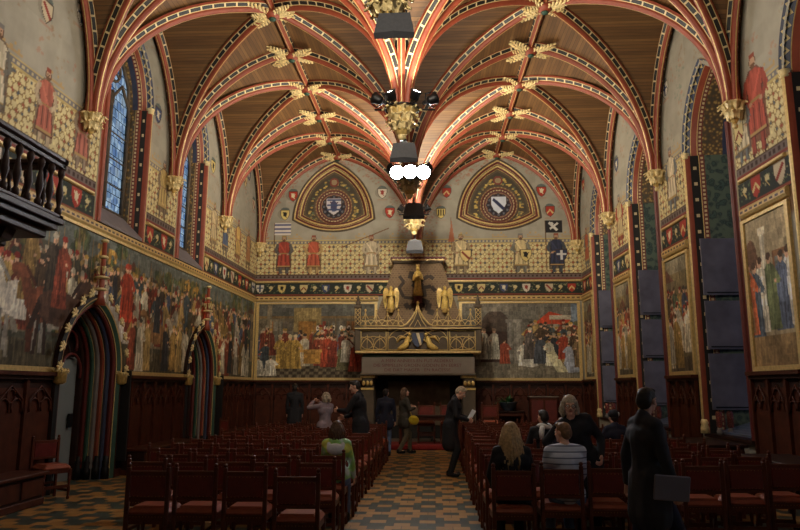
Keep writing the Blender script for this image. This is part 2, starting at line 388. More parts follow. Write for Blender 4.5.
# ---------------------------------------------------------------- painted surfaces (colour grids)
class Raster:
    def __init__(s, U, V, base):
        s.U = np.asarray(U, float); s.V = np.asarray(V, float)
        s.a = np.ones((len(s.V), len(s.U), 3)) * (np.array(base) / 255.)
        s.rng = np.random.RandomState(5)
        s.lut = s.rng.rand(997)
    def win(s, u0, u1, v0, v1):
        i0, i1 = np.searchsorted(s.U, [u0, u1]); j0, j1 = np.searchsorted(s.V, [v0, v1])
        return j0, j1, i0, i1
    def put(s, w, mask, col, tex=0., al=1.):
        j0, j1, i0, i1 = w
        if j1 <= j0 or i1 <= i0: return
        c = np.array(col) / 255.
        sub = s.a[j0:j1, i0:i1]
        C = np.ones_like(sub) * c
        if tex:
            u = s.U[i0:i1][None, :]; v = s.V[j0:j1][:, None]
            k = (np.floor(u * 31 + np.sin(v * 5) * .8).astype(int) * 13 + np.floor(v * 4 + u * 3).astype(int) * 7) % 997
            C = C * (1 + tex * (s.lut[k] - .5) * 2)[..., None]
        m = (mask * al)[..., None]
        s.a[j0:j1, i0:i1] = sub * (1 - m) + np.clip(C, 0, 1) * m
    def grid(s, w):
        j0, j1, i0, i1 = w
        return s.U[i0:i1][None, :], s.V[j0:j1][:, None]
    def rect(s, u0, u1, v0, v1, col, tex=0, al=1):
        w = s.win(u0, u1, v0, v1); s.put(w, np.ones((max(0, w[1] - w[0]), max(0, w[3] - w[2]))), col, tex, al)
    def ell(s, c, d, ru, rv, col, tex=0, al=1, inner=0):
        w = s.win(c - ru, c + ru, d - rv, d + rv); u, v = s.grid(w)
        q = ((u - c) / ru) ** 2 + ((v - d) / rv) ** 2
        s.put(w, ((q <= 1) & (q >= inner * inner)).astype(float), col, tex, al)
    def poly(s, P, col, tex=0, al=1):
        us = [p[0] for p in P]; vs = [p[1] for p in P]
        w = s.win(min(us), max(us), min(vs), max(vs)); u, v = s.grid(w)
        m = np.zeros((max(0, w[1] - w[0]), max(0, w[3] - w[2])), bool)
        if m.size == 0: return
        n = len(P)
        for i in range(n):
            (x0, y0), (x1, y1) = P[i], P[(i + 1) % n]
            if y0 == y1: continue
            c = ((y0 <= v) & (v < y1)) | ((y1 <= v) & (v < y0))
            xi = x0 + (v - y0) * (x1 - x0) / (y1 - y0)
            m ^= (c & (u < xi))
        s.put(w, m.astype(float), col, tex, al)
    def line(s, a, b, wd, col, tex=0, al=1):
        dx, dy = b[0] - a[0], b[1] - a[1]; L = math.hypot(dx, dy) or 1; nx, ny = -dy / L * wd / 2, dx / L * wd / 2
        s.poly([(a[0] + nx, a[1] + ny), (b[0] + nx, b[1] + ny), (b[0] - nx, b[1] - ny), (a[0] - nx, a[1] - ny)], col, tex, al)
    def speckle(s, u0, u1, v0, v1, amp, cell=.12):
        w = s.win(u0, u1, v0, v1); u, v = s.grid(w)
        if w[1] <= w[0] or w[3] <= w[2]: return
        k = (np.floor(u / cell).astype(int) * 131 + np.floor(v / cell).astype(int) * 71) % 997
        s.a[w[0]:w[1], w[2]:w[3]] *= (1 + amp * (s.lut[k] - .5) * 2)[..., None]
    def mesh(s, name, fwd, parent=None, hole=None, d=0.):
        nu, nv = len(s.U), len(s.V)
        uu, vv = np.meshgrid(s.U, s.V)
        P = np.empty((nv, nu, 3)); 
        X, Y, Z = fwd(uu, vv, d)
        P[..., 0] = X; P[..., 1] = Y; P[..., 2] = Z
        ii, jj = np.meshgrid(np.arange(nu - 1), np.arange(nv - 1))
        keep = np.ones(ii.shape, bool)
        if hole is not None:
            cu = (s.U[:-1] + s.U[1:]) / 2; cv = (s.V[:-1] + s.V[1:]) / 2
            keep = ~hole(cu[None, :], cv[:, None])
        ii = ii[keep]; jj = jj[keep]; b = jj * nu + ii
        F = np.stack([b, b + 1, b + 1 + nu, b + nu], 1)
        used = np.zeros(nu * nv, bool); used[F.ravel()] = True
        mp = np.cumsum(used) - 1; F = mp[F]; V = P.reshape(-1, 3)[used]; C = s.a.reshape(-1, 3)[used]
        me = bpy.data.meshes.new(name)
        me.vertices.add(len(V)); me.vertices.foreach_set('co', V.ravel())
        me.loops.add(F.size); me.loops.foreach_set('vertex_index', F.ravel().astype(np.int32))
        me.polygons.add(len(F)); me.polygons.foreach_set('loop_start', np.arange(0, F.size, 4, dtype=np.int32)); me.polygons.foreach_set('loop_total', np.full(len(F), 4, np.int32))
        me.update(calc_edges=True)
        at = me.color_attributes.new('paint', 'BYTE_COLOR', 'POINT')
        at.data.foreach_set('color_srgb', np.concatenate([np.clip(C, 0, 1), np.ones((len(C), 1))], 1).ravel())
        me.materials.append(MATS['wall_paint'])
        o = bpy.data.objects.new(name, me); COL.objects.link(o)
        if parent is not None: o.parent = parent
        return o

REDS = [(118, 58, 42), (130, 66, 48), (100, 50, 38)]
OCHRES = [(142, 116, 68), (124, 100, 58), (154, 130, 82)]
DARKS = [(58, 50, 42), (66, 62, 48), (50, 52, 56), (76, 60, 44)]
COOLS = [(66, 78, 84), (74, 84, 104), (70, 82, 64)]
PALES = [(176, 168, 146), (158, 150, 134), (186, 176, 150)]
def pfig(r, x, y, h, robe, rnd, skin=(186, 146, 116), hat=None, staff=None, wide=1.):
    w = h * .15 * wide; dk = tuple(c * .62 for c in robe)
    ln = rnd.uniform(-.05, .05) * h
    r.poly([(x - w * 1.25, y), (x - w * .95, y + h * .5), (x - w * .9 + ln, y + h * .8), (x - w * .3 + ln, y + h * .87), (x + w * .3 + ln, y + h * .87), (x + w * .9 + ln, y + h * .8), (x + w * .95, y + h * .5), (x + w * 1.3, y)], robe, .22)
    for k in range(3):
        q = rnd.uniform(-.8, .8); r.line((x + q * w + ln * .6, y + h * rnd.uniform(.5, .75)), (x + q * 1.2 * w, y + h * .02), h * .022, dk, 0, .6)
    s = rnd.choice((-1, 1))
    r.line((x + s * w * .8 + ln, y + h * .76), (x + s * w * 1.5, y + h * .6), h * .07, robe, .1)
    r.line((x + s * w * 1.5, y + h * .6), (x + s * w * .8, y + h * .62), h * .06, tuple(c * 1.12 for c in robe))
    r.ell(x + s * w * .8, y + h * .62, h * .03, h * .025, skin)
    r.ell(x + ln, y + h * .93, h * .055, h * .075, skin)
    if hat: r.ell(x + ln, y + h * .98, h * .068, h * .05, hat)
    else: r.ell(x + ln - s * h * .015, y + h * .965, h * .06, h * .05, (70, 52, 38))
    if staff: r.line((x + s * w * 1.5, y + h * .05), (x + s * w * 1.5, y + h * 1.35), h * .018, staff)
def pcrowd(r, u0, u1, y, h, n, rnd, cols, al=1, staff=.15):
    for k in range(n):
        x = rnd.uniform(u0, u1); c = rnd.choice(rnd.choice(cols))
        f = rnd.uniform(.82, 1.05)
        c = tuple(q * f for q in c)
        pfig(r, x, y + rnd.uniform(-.06, .06), h * rnd.uniform(.92, 1.08), c, rnd, hat=rnd.choice([None, (120, 40, 30), (60, 56, 50), (150, 140, 120), (150, 120, 60)]), staff=(120, 100, 70) if rnd.random() < staff else None)
def phorse(r, x, y, s, col, rnd, f=1):
    dk = tuple(c * .7 for c in col)
    for q in (-.42, -.3, .3, .42): r.line((x + q * s, y + s * .5), (x + (q + rnd.uniform(-.08, .08)) * s, y), s * .07, dk)
    r.ell(x, y + s * .62, s * .5, s * .24, col, .15)
    r.poly([(x + f * s * .28, y + s * .6), (x + f * s * .5, y + s * 1.06), (x + f * s * .66, y + s * 1.02), (x + f * s * .5, y + s * .56)], col, .1)
    r.ell(x + f * s * .66, y + s * .98, s * .16, s * .09, col)
    r.poly([(x - f * s * .46, y + s * .72), (x - f * s * .66, y + s * .3), (x - f * s * .56, y + s * .28), (x - f * s * .4, y + s * .6)], dk)
    r.line((x + f * s * .3, y + s * .82), (x + f * s * .52, y + s * 1.05), s * .06, dk)
    pfig(r, x - f * s * .02, y + s * .62, s * .95, rnd.choice(rnd.choice([REDS, OCHRES, PALES, DARKS])), rnd, hat=rnd.choice([(120, 40, 30), (160, 150, 130)]))
def pcolumn(r, x, y0, y1, w, col):
    r.rect(x - w / 2, x + w / 2, y0, y1, col, .1); r.rect(x - w * .15, x + w * .2, y0, y1, tuple(c * 1.15 for c in col))
    r.rect(x - w * .8, x + w * .8, y1 - .12, y1, tuple(c * 1.1 for c in col)); r.rect(x - w * .8, x + w * .8, y0, y0 + .1, tuple(c * .9 for c in col))
def ptree(r, x, y, s, rnd, cols=((52, 62, 44), (66, 74, 48), (92, 84, 44))):
    for k in range(14):
        r.ell(x + rnd.uniform(-.5, .5) * s, y + rnd.uniform(-.35, .45) * s, s * rnd.uniform(.12, .28), s * rnd.uniform(.1, .2), rnd.choice(cols), .3, .8)

def shield_p(r, x, y, s, base, dev, kind):
    P = [(-.5, .55), (.5, .55), (.5, .05), (.32, -.35), (0, -.6), (-.32, -.35), (-.5, .05)]
    r.poly([(x + a * s * 1.14, y + b * s * 1.12) for a, b in P], (70, 54, 44)); r.poly([(x + a * s, y + b * s) for a, b in P], base)
    if kind == 0: r.line((x - .36 * s, y + .4 * s), (x + .36 * s, y - .3 * s), s * .22, dev)
    elif kind == 1: r.rect(x - .09 * s, x + .09 * s, y - .45 * s, y + .5 * s, dev); r.rect(x - .45 * s, x + .45 * s, y + .02 * s, y + .2 * s, dev)
    elif kind == 2: r.poly([(x - .4 * s, y - .15 * s), (x, y + .3 * s), (x + .4 * s, y - .15 * s), (x + .3 * s, y - .3 * s), (x, y + .1 * s), (x - .3 * s, y - .3 * s)], dev)
    elif kind == 3:
        for k in (-.3, 0, .3): r.rect(x + (k - .06) * s, x + (k + .06) * s, y - .3 * s, y + .5 * s, dev)
    else:
        r.ell(x, y + .1 * s, .2 * s, .28 * s, dev); r.line((x - .25 * s, y + .35 * s), (x + .2 * s, y - .3 * s), s * .1, dev); r.line((x - .2 * s, y - .1 * s), (x + .3 * s, y + .3 * s), s * .08, dev)
SHC = [((170, 58, 44), (222, 208, 170), 4), ((206, 186, 130), (120, 44, 36), 2), ((196, 180, 150), (140, 52, 44), 0), ((214, 206, 186), (60, 70, 100), 1),
       ((60, 70, 104), (210, 200, 170), 4), ((168, 60, 46), (214, 190, 130), 2), ((214, 192, 120), (40, 36, 32), 4), ((210, 200, 180), (150, 60, 50), 4)]
def crested_shield(r, x, y, s, k):
    b, d, t = SHC[k % 8]
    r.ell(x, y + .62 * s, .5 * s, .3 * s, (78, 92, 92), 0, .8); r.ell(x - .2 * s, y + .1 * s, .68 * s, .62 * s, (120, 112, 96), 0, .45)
    shield_p(r, x, y, s, b, d, t); r.rect(x - .6 * s, x + .6 * s, y - .85 * s, y - .74 * s, (166, 130, 110), 0, .7)

def bands(r, u0, u1, sh=.0, big=1.):
    """painted friezes shared by the three walls, heights in metres"""
    w = r.win(u0, u1, 5.42, 6.42); u, v = r.grid(w)
    if w[3] > w[2]:
        P = .145
        r.rect(u0, u1, 5.42, 6.42, (212, 196, 146))
        fu = np.mod(u, P) - P / 2; fv = np.mod(v - 5.42, P) - P / 2
        ring = np.abs(np.abs(fu) + np.abs(fv) - .062) < .011
        r.put(w, ring.astype(float), (128, 102, 66), 0, .8)
        cross = ((np.abs(fu) < .01) | (np.abs(fv) < .01)); r.put(w, cross.astype(float), (132, 100, 56), 0, .75)
        iu = np.floor(u / P).astype(int); iv = np.floor((v - 5.42) / P).astype(int)
        q = (fu ** 2 + fv ** 2) < .032 ** 2
        for k, c in enumerate([(150, 70, 52), (72, 80, 92), (236, 220, 160)]):
            r.put(w, (q & ((iu + 2 * iv) % 3 == k)).astype(float), c, 0, .85)
    r.rect(u0, u1, 6.42, 6.47, (190, 168, 110)); r.rect(u0, u1, 6.47, 6.56, (120, 116, 116)); r.rect(u0, u1, 6.56, 6.6, (190, 168, 110))
    x = u0
    while x < u1: r.rect(x, min(u1, x + .06), 6.49, 6.54, (196, 180, 140)); x += .12
    x = u0 + .2
    while x < u1 - .3:
        for k in range(5):
            if (k + int(x * 3)) % 4: r.rect(x + k * .09, x + k * .09 + .06, 6.7 + .07 * (k % 2), 6.75 + .07 * (k % 2), (190, 150, 90), 0, .7)
        r.rect(x, x + .5, 6.64, 6.68, (182, 146, 92), 0, .7); x += 1.15
    r.rect(u0, u1, 5.38, 5.42, (80, 58, 44)); r.rect(u0, u1, 5.2, 5.38, (112, 98, 92)); r.rect(u0, u1, 5.14, 5.2, (186, 160, 106))
    x = u0
    while x < u1: r.rect(x, min(u1, x + .07), 5.3, 5.37, (64, 44, 38)); r.rect(x, min(u1, x + .14), 5.22, 5.26, (128, 56, 46)); x += .14
    r.rect(u0, u1, 4.74, 5.14, (44, 50, 44)); r.rect(u0, u1, 4.70, 4.74, (134, 66, 46)); r.rect(u0, u1, 4.66, 4.70, (40, 34, 30))
    rr = random.Random(int(u0 * 10) + 3)
    n = int((u1 - u0) * 26)
    for k in range(n):
        cx, cy = rr.uniform(u0 + .03, u1 - .03), rr.uniform(4.78, 5.1)
        if rr.random() < .7: r.ell(cx, cy, .035, .02, rr.choice([(96, 110, 78), (130, 128, 96), (84, 98, 70)]))
        else: r.line((cx, cy), (cx + rr.uniform(-.08, .08), cy + rr.uniform(-.05, .05)), .016, (150, 138, 100))
    k = 0; x = u0 + .36 + sh; st = .74
    while x < u1 - .15:
        b, d, t = SHC[(k * 3 + int(u0)) % 8]; shield_p(r, x, 4.94, .25 * big, b, d, t); x += st; k += 1
        if x - st / 2 < u1 - .1: r.ell(x - st / 2, 4.98, .07, .05, (206, 190, 140)); r.line((x - st / 2 - .05, 4.85), (x - st / 2 + .06, 4.95), .03, (196, 170, 110))
def knight(r, x, y, h, c1, c2, dev, rnd, flag=None):
    """standard bearer painted on the frieze"""
    s = h; dk1 = tuple(a * .55 for a in c1); lt1 = tuple(min(255, a * 1.18) for a in c1); cape = tuple((a + b) / 2 * .8 for a, b in zip(c2, (120, 90, 70)))
    r.poly([(x - .2 * s, y + .1 * s), (x - .17 * s, y + .78 * s), (x - .08 * s, y + .86 * s), (x + .1 * s, y + .86 * s), (x + .19 * s, y + .76 * s), (x + .2 * s, y + .12 * s)], cape, .15, .8)
    for q in (-.07, .08):
        r.line((x + q * s, y + .3 * s), (x + q * 1.2 * s, y + .02 * s), .085 * s, c2, .1); r.line((x + q * 1.2 * s - .01, y + .02 * s), (x + q * 1.7 * s, y), .05 * s, dk1)
        r.line((x + q * s - .03 * s, y + .3 * s), (x + q * 1.2 * s - .03 * s, y + .02 * s), .015 * s, tuple(a * .5 for a in c2))
    T = [(x - .16 * s, y + .2 * s), (x - .12 * s, y + .55 * s), (x - .15 * s, y + .79 * s), (x - .05 * s, y + .85 * s), (x + .05 * s, y + .85 * s), (x + .15 * s, y + .79 * s), (x + .12 * s, y + .55 * s), (x + .17 * s, y + .2 * s)]
    r.poly([(x + (a - x) * 1.12, b - .01) for a, b in T], dk1); r.poly(T, c1, .12)
    for k in range(5): r.line((x + (-.1 + .05 * k) * s, y + .52 * s), (x + (-.13 + .065 * k) * s, y + .22 * s), .014 * s, dk1 if k % 2 else lt1)
    r.rect(x - .12 * s, x + .12 * s, y + .53 * s, y + .56 * s, (150, 122, 74)); r.line((x - .12 * s, y + .8 * s), (x + .04 * s, y + .56 * s), .03 * s, lt1); r.rect(x - .16 * s, x + .165 * s, y + .2 * s, y + .23 * s, (170, 140, 90))
    for q in (-1, 1): r.line((x + q * .15 * s, y + .78 * s), (x + q * .22 * s, y + .6 * s), .075 * s, c2, .1); r.line((x + q * .22 * s, y + .6 * s), (x + q * .1 * s, y + .52 * s), .06 * s, c2, .1); r.ell(x + q * .1 * s, y + .52 * s, .03 * s, .025 * s, (178, 140, 112))
    r.ell(x, y + .93 * s, .062 * s, .08 * s, (92, 66, 48)); r.ell(x, y + .925 * s, .048 * s, .065 * s, (184, 148, 120)); r.ell(x, y + .885 * s, .04 * s, .03 * s, (110, 80, 58)); r.rect(x - .055 * s, x + .055 * s, y + .965 * s, y + 1.01 * s, rnd.choice([(150, 126, 80), (120, 116, 112), (140, 70, 52)]))
    for q in (-.02, .02): r.ell(x + q * s, y + .94 * s, .008 * s, .008 * s, (60, 40, 32))
    if dev is not None: shield_p(r, x + .12 * s, y + .45 * s, .26 * s, *dev)
    if flag:
        r.line((x - .24 * s, y + .05 * s), (x - .26 * s, y + 1.34 * s), .02 * s, (110, 86, 60))
        r.rect(x - .26 * s, x + .16 * s, y + 1.02 * s, y + 1.34 * s, flag[0])
        if flag[2] == 'bars':
            for k in range(3): r.rect(x - .26 * s, x + .16 * s, y + (1.06 + .1 * k) * s, y + (1.1 + .1 * k) * s, flag[1])
        else: r.line((x - .16 * s, y + 1.28 * s), (x + .04 * s, y + 1.08 * s), .07 * s, flag[1]); r.line((x - .14 * s, y + 1.12 * s), (x + .06 * s, y + 1.27 * s), .05 * s, flag[1]); r.ell(x - .1 * s, y + 1.25 * s, .05 * s, .04 * s, flag[1])

BEIGE = (160, 154, 138)
# ---------------------------------------------------------------- openings
def arch_pts(ya, yb, zb, zs, za, inset=0., n=14):
    """pointed arch outline from bottom of one jamb to the other"""
    a = (yb - ya) / 2; yc = (ya + yb) / 2; h = za - zs
    R = (a * a + h * h) / (2 * a); r = R - inset
    cyl = ya + R; top = math.acos(max(-1, min(1, (R - a) / r)))
    P = [(ya + inset, zb), (ya + inset, zb + (zs - zb) * .5), (ya + inset, zs)]
    for k in range(1, n + 1):
        th = top * k / n; P.append((cyl - r * math.cos(th), zs + r * math.sin(th)))
    Q = [(2 * yc - p[0], p[1]) for p in P[:-1]][::-1]
    return P + Q
def inside_arch(u, v, ya, yb, zb, zs, za, inset=0.):
    a = (yb - ya) / 2; yc = (ya + yb) / 2; h = za - zs; R = (a * a + h * h) / (2 * a)
    x = np.abs(u - yc)
    low = (v >= zb) & (v < zs) & (x < a - inset)
    hi = (v >= zs) & ((x + R - a) ** 2 + (v - zs) ** 2 < (R - inset) ** 2)
    return low | hi
WIN_L = [(4.6, 6.5), (8.2, 10.15), (12.0, 13.95), (15.75, 17.6)]
WIN_L = [(4.55, 6.5), (12.0, 13.95), (15.72, 17.5)]
WIN_R = [(0.55, 2.5), (4.3, 6.25), (8.05, 10.02), (11.8, 13.8), (15.45, 17.5), (19.15, 21.15)]
WLZ = (4.78, 7.6, 9.0)       # opening base, spring, apex
WRZ = (.84, 6.35, 7.95)
DOORS = [(11.15, 13.1), (16.75, 18.65)]
DZ = (0., 1.95, 3.2)
def hole_left(u, v):
    m = np.zeros(np.broadcast(u, v).shape, bool)
    for a, b in WIN_L: m |= inside_arch(u, v, a, b, WLZ[0], WLZ[1], WLZ[2], .02)
    for a, b in DOORS: m |= inside_arch(u, v, a, b, -1, DZ[1], DZ[2], .02)
    return m
def hole_right(u, v):
    m = np.zeros(np.broadcast(u, v).shape, bool)
    for a, b in WIN_R: m |= inside_arch(u, v, a, b, WRZ[0], WRZ[1], WRZ[2], .02)
    return m
def zl(fine): return np.concatenate([np.arange(0, 4.4, .1), np.arange(4.4, 10.6, fine)])
def arabesque(r, u0, u1, v0, v1, n, seed):
    rr = random.Random(seed)
    for k in range(n):
        x, y = rr.uniform(u0, u1), rr.uniform(v0, v1); c = rr.choice([(172, 110, 86), (150, 120, 92), (118, 130, 116)])
        for j in range(5): r.ell(x + rr.uniform(-.16, .16), y + rr.uniform(-.16, .16), rr.uniform(.02, .05), rr.uniform(.02, .04), c, 0, .4)

# far wall
r = Raster(np.arange(-5.75, 5.76, .02), zl(.02), BEIGE)
r.speckle(-6, 6, 0, 11, .03, .5)
for s in (-1, 1):
    for k in range(150):
        th = random.uniform(.0, PI); R = random.uniform(2.25, 2.6); x = s * 2.8 + R * math.cos(th); y = 6.7 + R * 1.08 * math.sin(th)
        for j in range(4): r.ell(x + random.uniform(-.1, .1), y + random.uniform(-.1, .1), .035, .025, random.choice([(170, 104, 84), (150, 118, 92)]), 0, .4)
bands(r, -5.75, 5.75, .1)
rk = random.Random(3)
def far_x(px): return (px - 419.5) / 337. * 11
for px, c1, c2, dev, fl in [(281, (158, 70, 56), (92, 88, 84), None, ((214, 206, 196), (84, 88, 128), 'bars')), (312, (176, 88, 64), (180, 150, 100), None, None),
                            (372, (196, 180, 150), (188, 172, 144), None, None), (464, (204, 184, 140), (150, 130, 100), ((222, 196, 130), (130, 60, 44), 0), None),
                            (525, (196, 176, 130), (120, 116, 104), ((214, 190, 120), (30, 28, 26), 4), None), (561, (52, 56, 76), (70, 74, 80), ((50, 56, 80), (200, 198, 196), 1), ((40, 38, 40), (206, 200, 190), 'lion'))]:
    knight(r, far_x(px), 5.42, 1.34, c1, c2, dev, rk, fl)
r.line((far_x(372) - 1., 6.35), (far_x(372) + .6, 7.0), .035, (120, 88, 60)); r.line((far_x(464) - .3, 5.9), (far_x(464) - .32, 7.35), .03, (140, 100, 66)); r.poly([(far_x(464) - .42, 6.5), (far_x(464) - .3, 7.25), (far_x(464) - .2, 6.5)], (176, 110, 80))
for i, (px, py) in enumerate([(289, 193), (281, 212), (383, 191), (391, 211), (450, 191), (444, 212), (548, 191), (556, 211)]):
    z = 6.1 + (252 - py) * .0347
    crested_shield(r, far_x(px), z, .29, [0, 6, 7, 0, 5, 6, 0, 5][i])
    if i == 5: shield_p(r, far_x(px), z, .29, (214, 190, 110), (36, 32, 30), 3)
for s, cx in ((-1, -2.85), (1, 2.74)):
    # curved triangle: three arcs
    def tri(k, n=16):
        A, B, Cc = (cx, 9.38), (cx + 1.4, 7.32), (cx - 1.4, 7.32); c0 = (cx, 7.95); P = []
        for p, q, bul in ((A, B, .36), (B, Cc, .42), (Cc, A, .36)):
            mx, my = (p[0] + q[0]) / 2, (p[1] + q[1]) / 2; dx, dy = q[0] - p[0], q[1] - p[1]; L = math.hypot(dx, dy); nx, ny = -dy / L, dx / L
            if (mx - c0[0]) * nx + (my - c0[1]) * ny < 0: nx, ny = -nx, -ny
            for j in range(n):
                t = j / n; b = bul * 4 * t * (1 - t); P.append((p[0] + dx * t + nx * b, p[1] + dy * t + ny * b))
        return [(c0[0] + (x - c0[0]) * k, c0[1] + (y - c0[1]) * k) for x, y in P]
    for k, c in [(1.0, (112, 76, 50)), (.97, (190, 160, 104)), (.945, (118, 62, 50)), (.88, (196, 168, 112)), (.86, (70, 60, 54)), (.8, (150, 84, 64)), (.77, (190, 164, 104)), (.74, (92, 78, 60))]:
        r.poly(tri(k), c)
    r.poly(tri(.68), (74, 66, 54))
    for k in range(420):
        th = random.uniform(0, 2 * PI); q = random.uniform(.7, 1.25); x, y = cx + q * math.cos(th), 7.8 + q * math.sin(th)
        if inside_arch(np.array(x), np.array(y), cx - .84, cx + .84, 7.0, 7.5, 8.8).item() and y > 7.2: r.ell(x, y, .045, .03, random.choice([(206, 178, 96), (186, 154, 80), (150, 130, 80), (90, 100, 80)]), 0, .9)
    zc = 7.76
    for q, c in [(.7, (96, 74, 56)), (.66, (128, 96, 70)), (.58, (84, 50, 44)), (.55, (190, 170, 130)), (.5, (96, 54, 50)), (.44, (140, 110, 88)), (.4, (74, 44, 44)), (.34, (30, 36, 48))]: r.ell(cx, zc, q, q, c)
    for k in range(32):
        th = 2 * PI * k / 32; r.ell(cx + .525 * math.cos(th), zc + .525 * math.sin(th), .022, .022, (60, 40, 38)); r.ell(cx + .62 * math.cos(th), zc + .62 * math.sin(th), .02, .02, (176, 150, 100))
    for k in range(12):
        th = 2 * PI * k / 12; r.ell(cx + .34 * math.cos(th), zc + .34 * math.sin(th), .075, .075, (44, 42, 48)); r.ell(cx + .34 * math.cos(th), zc + .34 * math.sin(th), .04, .04, (96, 96, 104))
    r.ell(cx, 8.62, .16, .16, (120, 60, 50)); r.ell(cx, 8.62, .1, .1, (150, 130, 100))
    if s > 0: shield_p(r, cx, zc + .01, .5, (200, 204, 214), (44, 50, 78), 0)
    else:
        shield_p(r, cx, zc + .01, .5, (196, 190, 196), (96, 60, 70), 9)
        for k in range(3): r.rect(cx - .24, cx + .24, zc + .2 - k * .17, zc + .26 - k * .17, (70, 78, 112))
        r.ell(cx, zc + .02, .12, .2, (60, 70, 104), 0, .8)
far = r.mesh('wall_far', lambda u, v, d: (u, np.full_like(u, YF), v))
tag(far, 'painted end wall behind the fireplace with standard bearers and round medallions', 'wall', None, 'structure')

def side_wall(name, X, holes, wins, figs, hole, label, u_start):
    U = np.concatenate([np.arange(YN, u_start, .15), np.arange(u_start, YF + .001, .025)])
    r = Raster(U, zl(.025), BEIGE)
    r.speckle(YN, YF, 4, 11, .03, .5)
    edges = [YN] + [q for w in wins for q in w] + [YF]
    for a, b in zip(edges[::2], edges[1::2]):
        if b > u_start - 1: bands(r, a + .02, b - .02, .0, 1.25)
        r.rect(a, b, 4.3, 4.66, (120, 90, 60))
    if name == 'wall_left': r.rect(YN, YF, 4.3, 4.72, (150, 120, 74))
    arabesque(r, u_start, YF, 6.9, 9.6, 160, len(name))
    rk = random.Random(len(name))
    for (y, h, c1, c2, dv) in figs: knight(r, y, 5.44, h, c1, c2, None if dv is None else SHC[dv], rk)
    k = 0
    for a, b in zip(edges[::2], edges[1::2]):
        for q in ([(a + b) / 2 - .5, (a + b) / 2 + .5] if b - a > 1.7 and b - a < 3 else ([(a + b) / 2] if b - a < 3 else [a + .5 + j for j in range(int(b - a))])):
            if q < u_start: continue
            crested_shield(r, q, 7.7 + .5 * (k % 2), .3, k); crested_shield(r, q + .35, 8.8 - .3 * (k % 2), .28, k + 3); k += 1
    o = r.mesh(name, lambda u, v, d: (X(u), u, v), hole=hole)
    return tag(o, label, 'wall', None, 'structure')
GR, WH, SK = (110, 112, 112), (190, 176, 146), (150, 120, 80)
side_wall('wall_left', XL, None, [w for w in WIN_L], [(8.95, 1.45, (196, 184, 158), (110, 106, 96), None), (10.2, 1.35, (166, 96, 78), (180, 160, 130), None), (11.35, 1.3, (166, 100, 84), (150, 130, 110), None), (14.85, 1.35, (176, 150, 96), (120, 100, 80), None),
    (18.3, 1.3, (188, 168, 130), (150, 130, 100), None), (19.3, 1.35, (84, 96, 120), (120, 110, 96), None), (20.5, 1.35, (196, 160, 96), (150, 100, 70), None), (21.6, 1.3, (170, 120, 80), (120, 100, 70), None)],
    hole_left, 'painted wall with the two gothic doorways and stained glass windows', 8.0)
side_wall('wall_right', XR, None, WIN_R, [(10.9, 1.7, (164, 80, 64), (150, 72, 58), None), (11.4, 1.2, WH, GR, 1), (14.6, 1.4, (196, 180, 150), GR, None), (18.3, 1.4, (180, 160, 120), (150, 60, 46), None), (21.8, 1.3, (176, 96, 66), GR, None)],
    hole_right, 'painted wall with the tall shuttered windows', 7.5)
# wall behind the camera, floor
mb = MB(); mb.add([(XL(YN), YN, 0), (XR(YN), YN, 0), (XR(YN), YN, TOPZ), (XL(YN), YN, TOPZ)], [(0, 1, 2, 3)], 'plaster')
tag(mb.build('wall_near'), 'plain plaster wall at the entrance end of the hall', 'wall', None, 'structure')
mb = MB(); mb.add([(-8.2, YN, 0), (9., YN, 0), (9., YF + .3, 0), (-8.2, YF + .3, 0)], [(0, 1, 2, 3)], 'floor_tiles')
tag(mb.build('floor'), 'floor of ochre and green glazed tiles laid in stepped diamonds', 'floor', None, 'structure')

# ---------------------------------------------------------------- mouldings round openings
def moulding(mb, F, ya, yb, zb, zs, za, prof, n=14, only=None, near=None):
    """prof: [(inset, depth, mat_above, mat_below)], strip k joins point k and k+1 and takes the materials of point k"""
    outs = [arch_pts(ya, yb, zb, zs, za, p[0], n) for p in prof]
    for k in range(len(prof) - 1):
        A, B = outs[k], outs[k + 1]; da, db = prof[k][1], prof[k + 1][1]
        acc = 0
        for i in range(len(A) - 1):
            L = math.hypot(A[i + 1][0] - A[i][0], A[i + 1][1] - A[i][1])
            below = A[i][1] < zs - .01 or A[i + 1][1] < zs - .01
            mat = prof[k][3] if below else prof[k][2]
            if (only == 'above' and below) or (only == 'below' and not below): continue
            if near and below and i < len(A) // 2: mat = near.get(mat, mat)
            mb.add([F(*A[i], da), F(*A[i + 1], da), F(*B[i + 1], db), F(*B[i], db)], [(0, 1, 2, 3)], mat, [[(acc, 0), (acc + L, 0), (acc + L, 1), (acc, 1)]])
            acc += L
def roll(i0, d0, rad, mats, m=5):
    """half-round standing on the jamb at inset i0: list of profile points"""
    return [(i0 - rad * math.cos(PI * k / m), d0 - rad * math.sin(PI * k / m), mats[min(m - 1, k)][0], mats[min(m - 1, k)][1]) for k in range(m + 1)]
GP = ('red_rib', 'gold_paint')
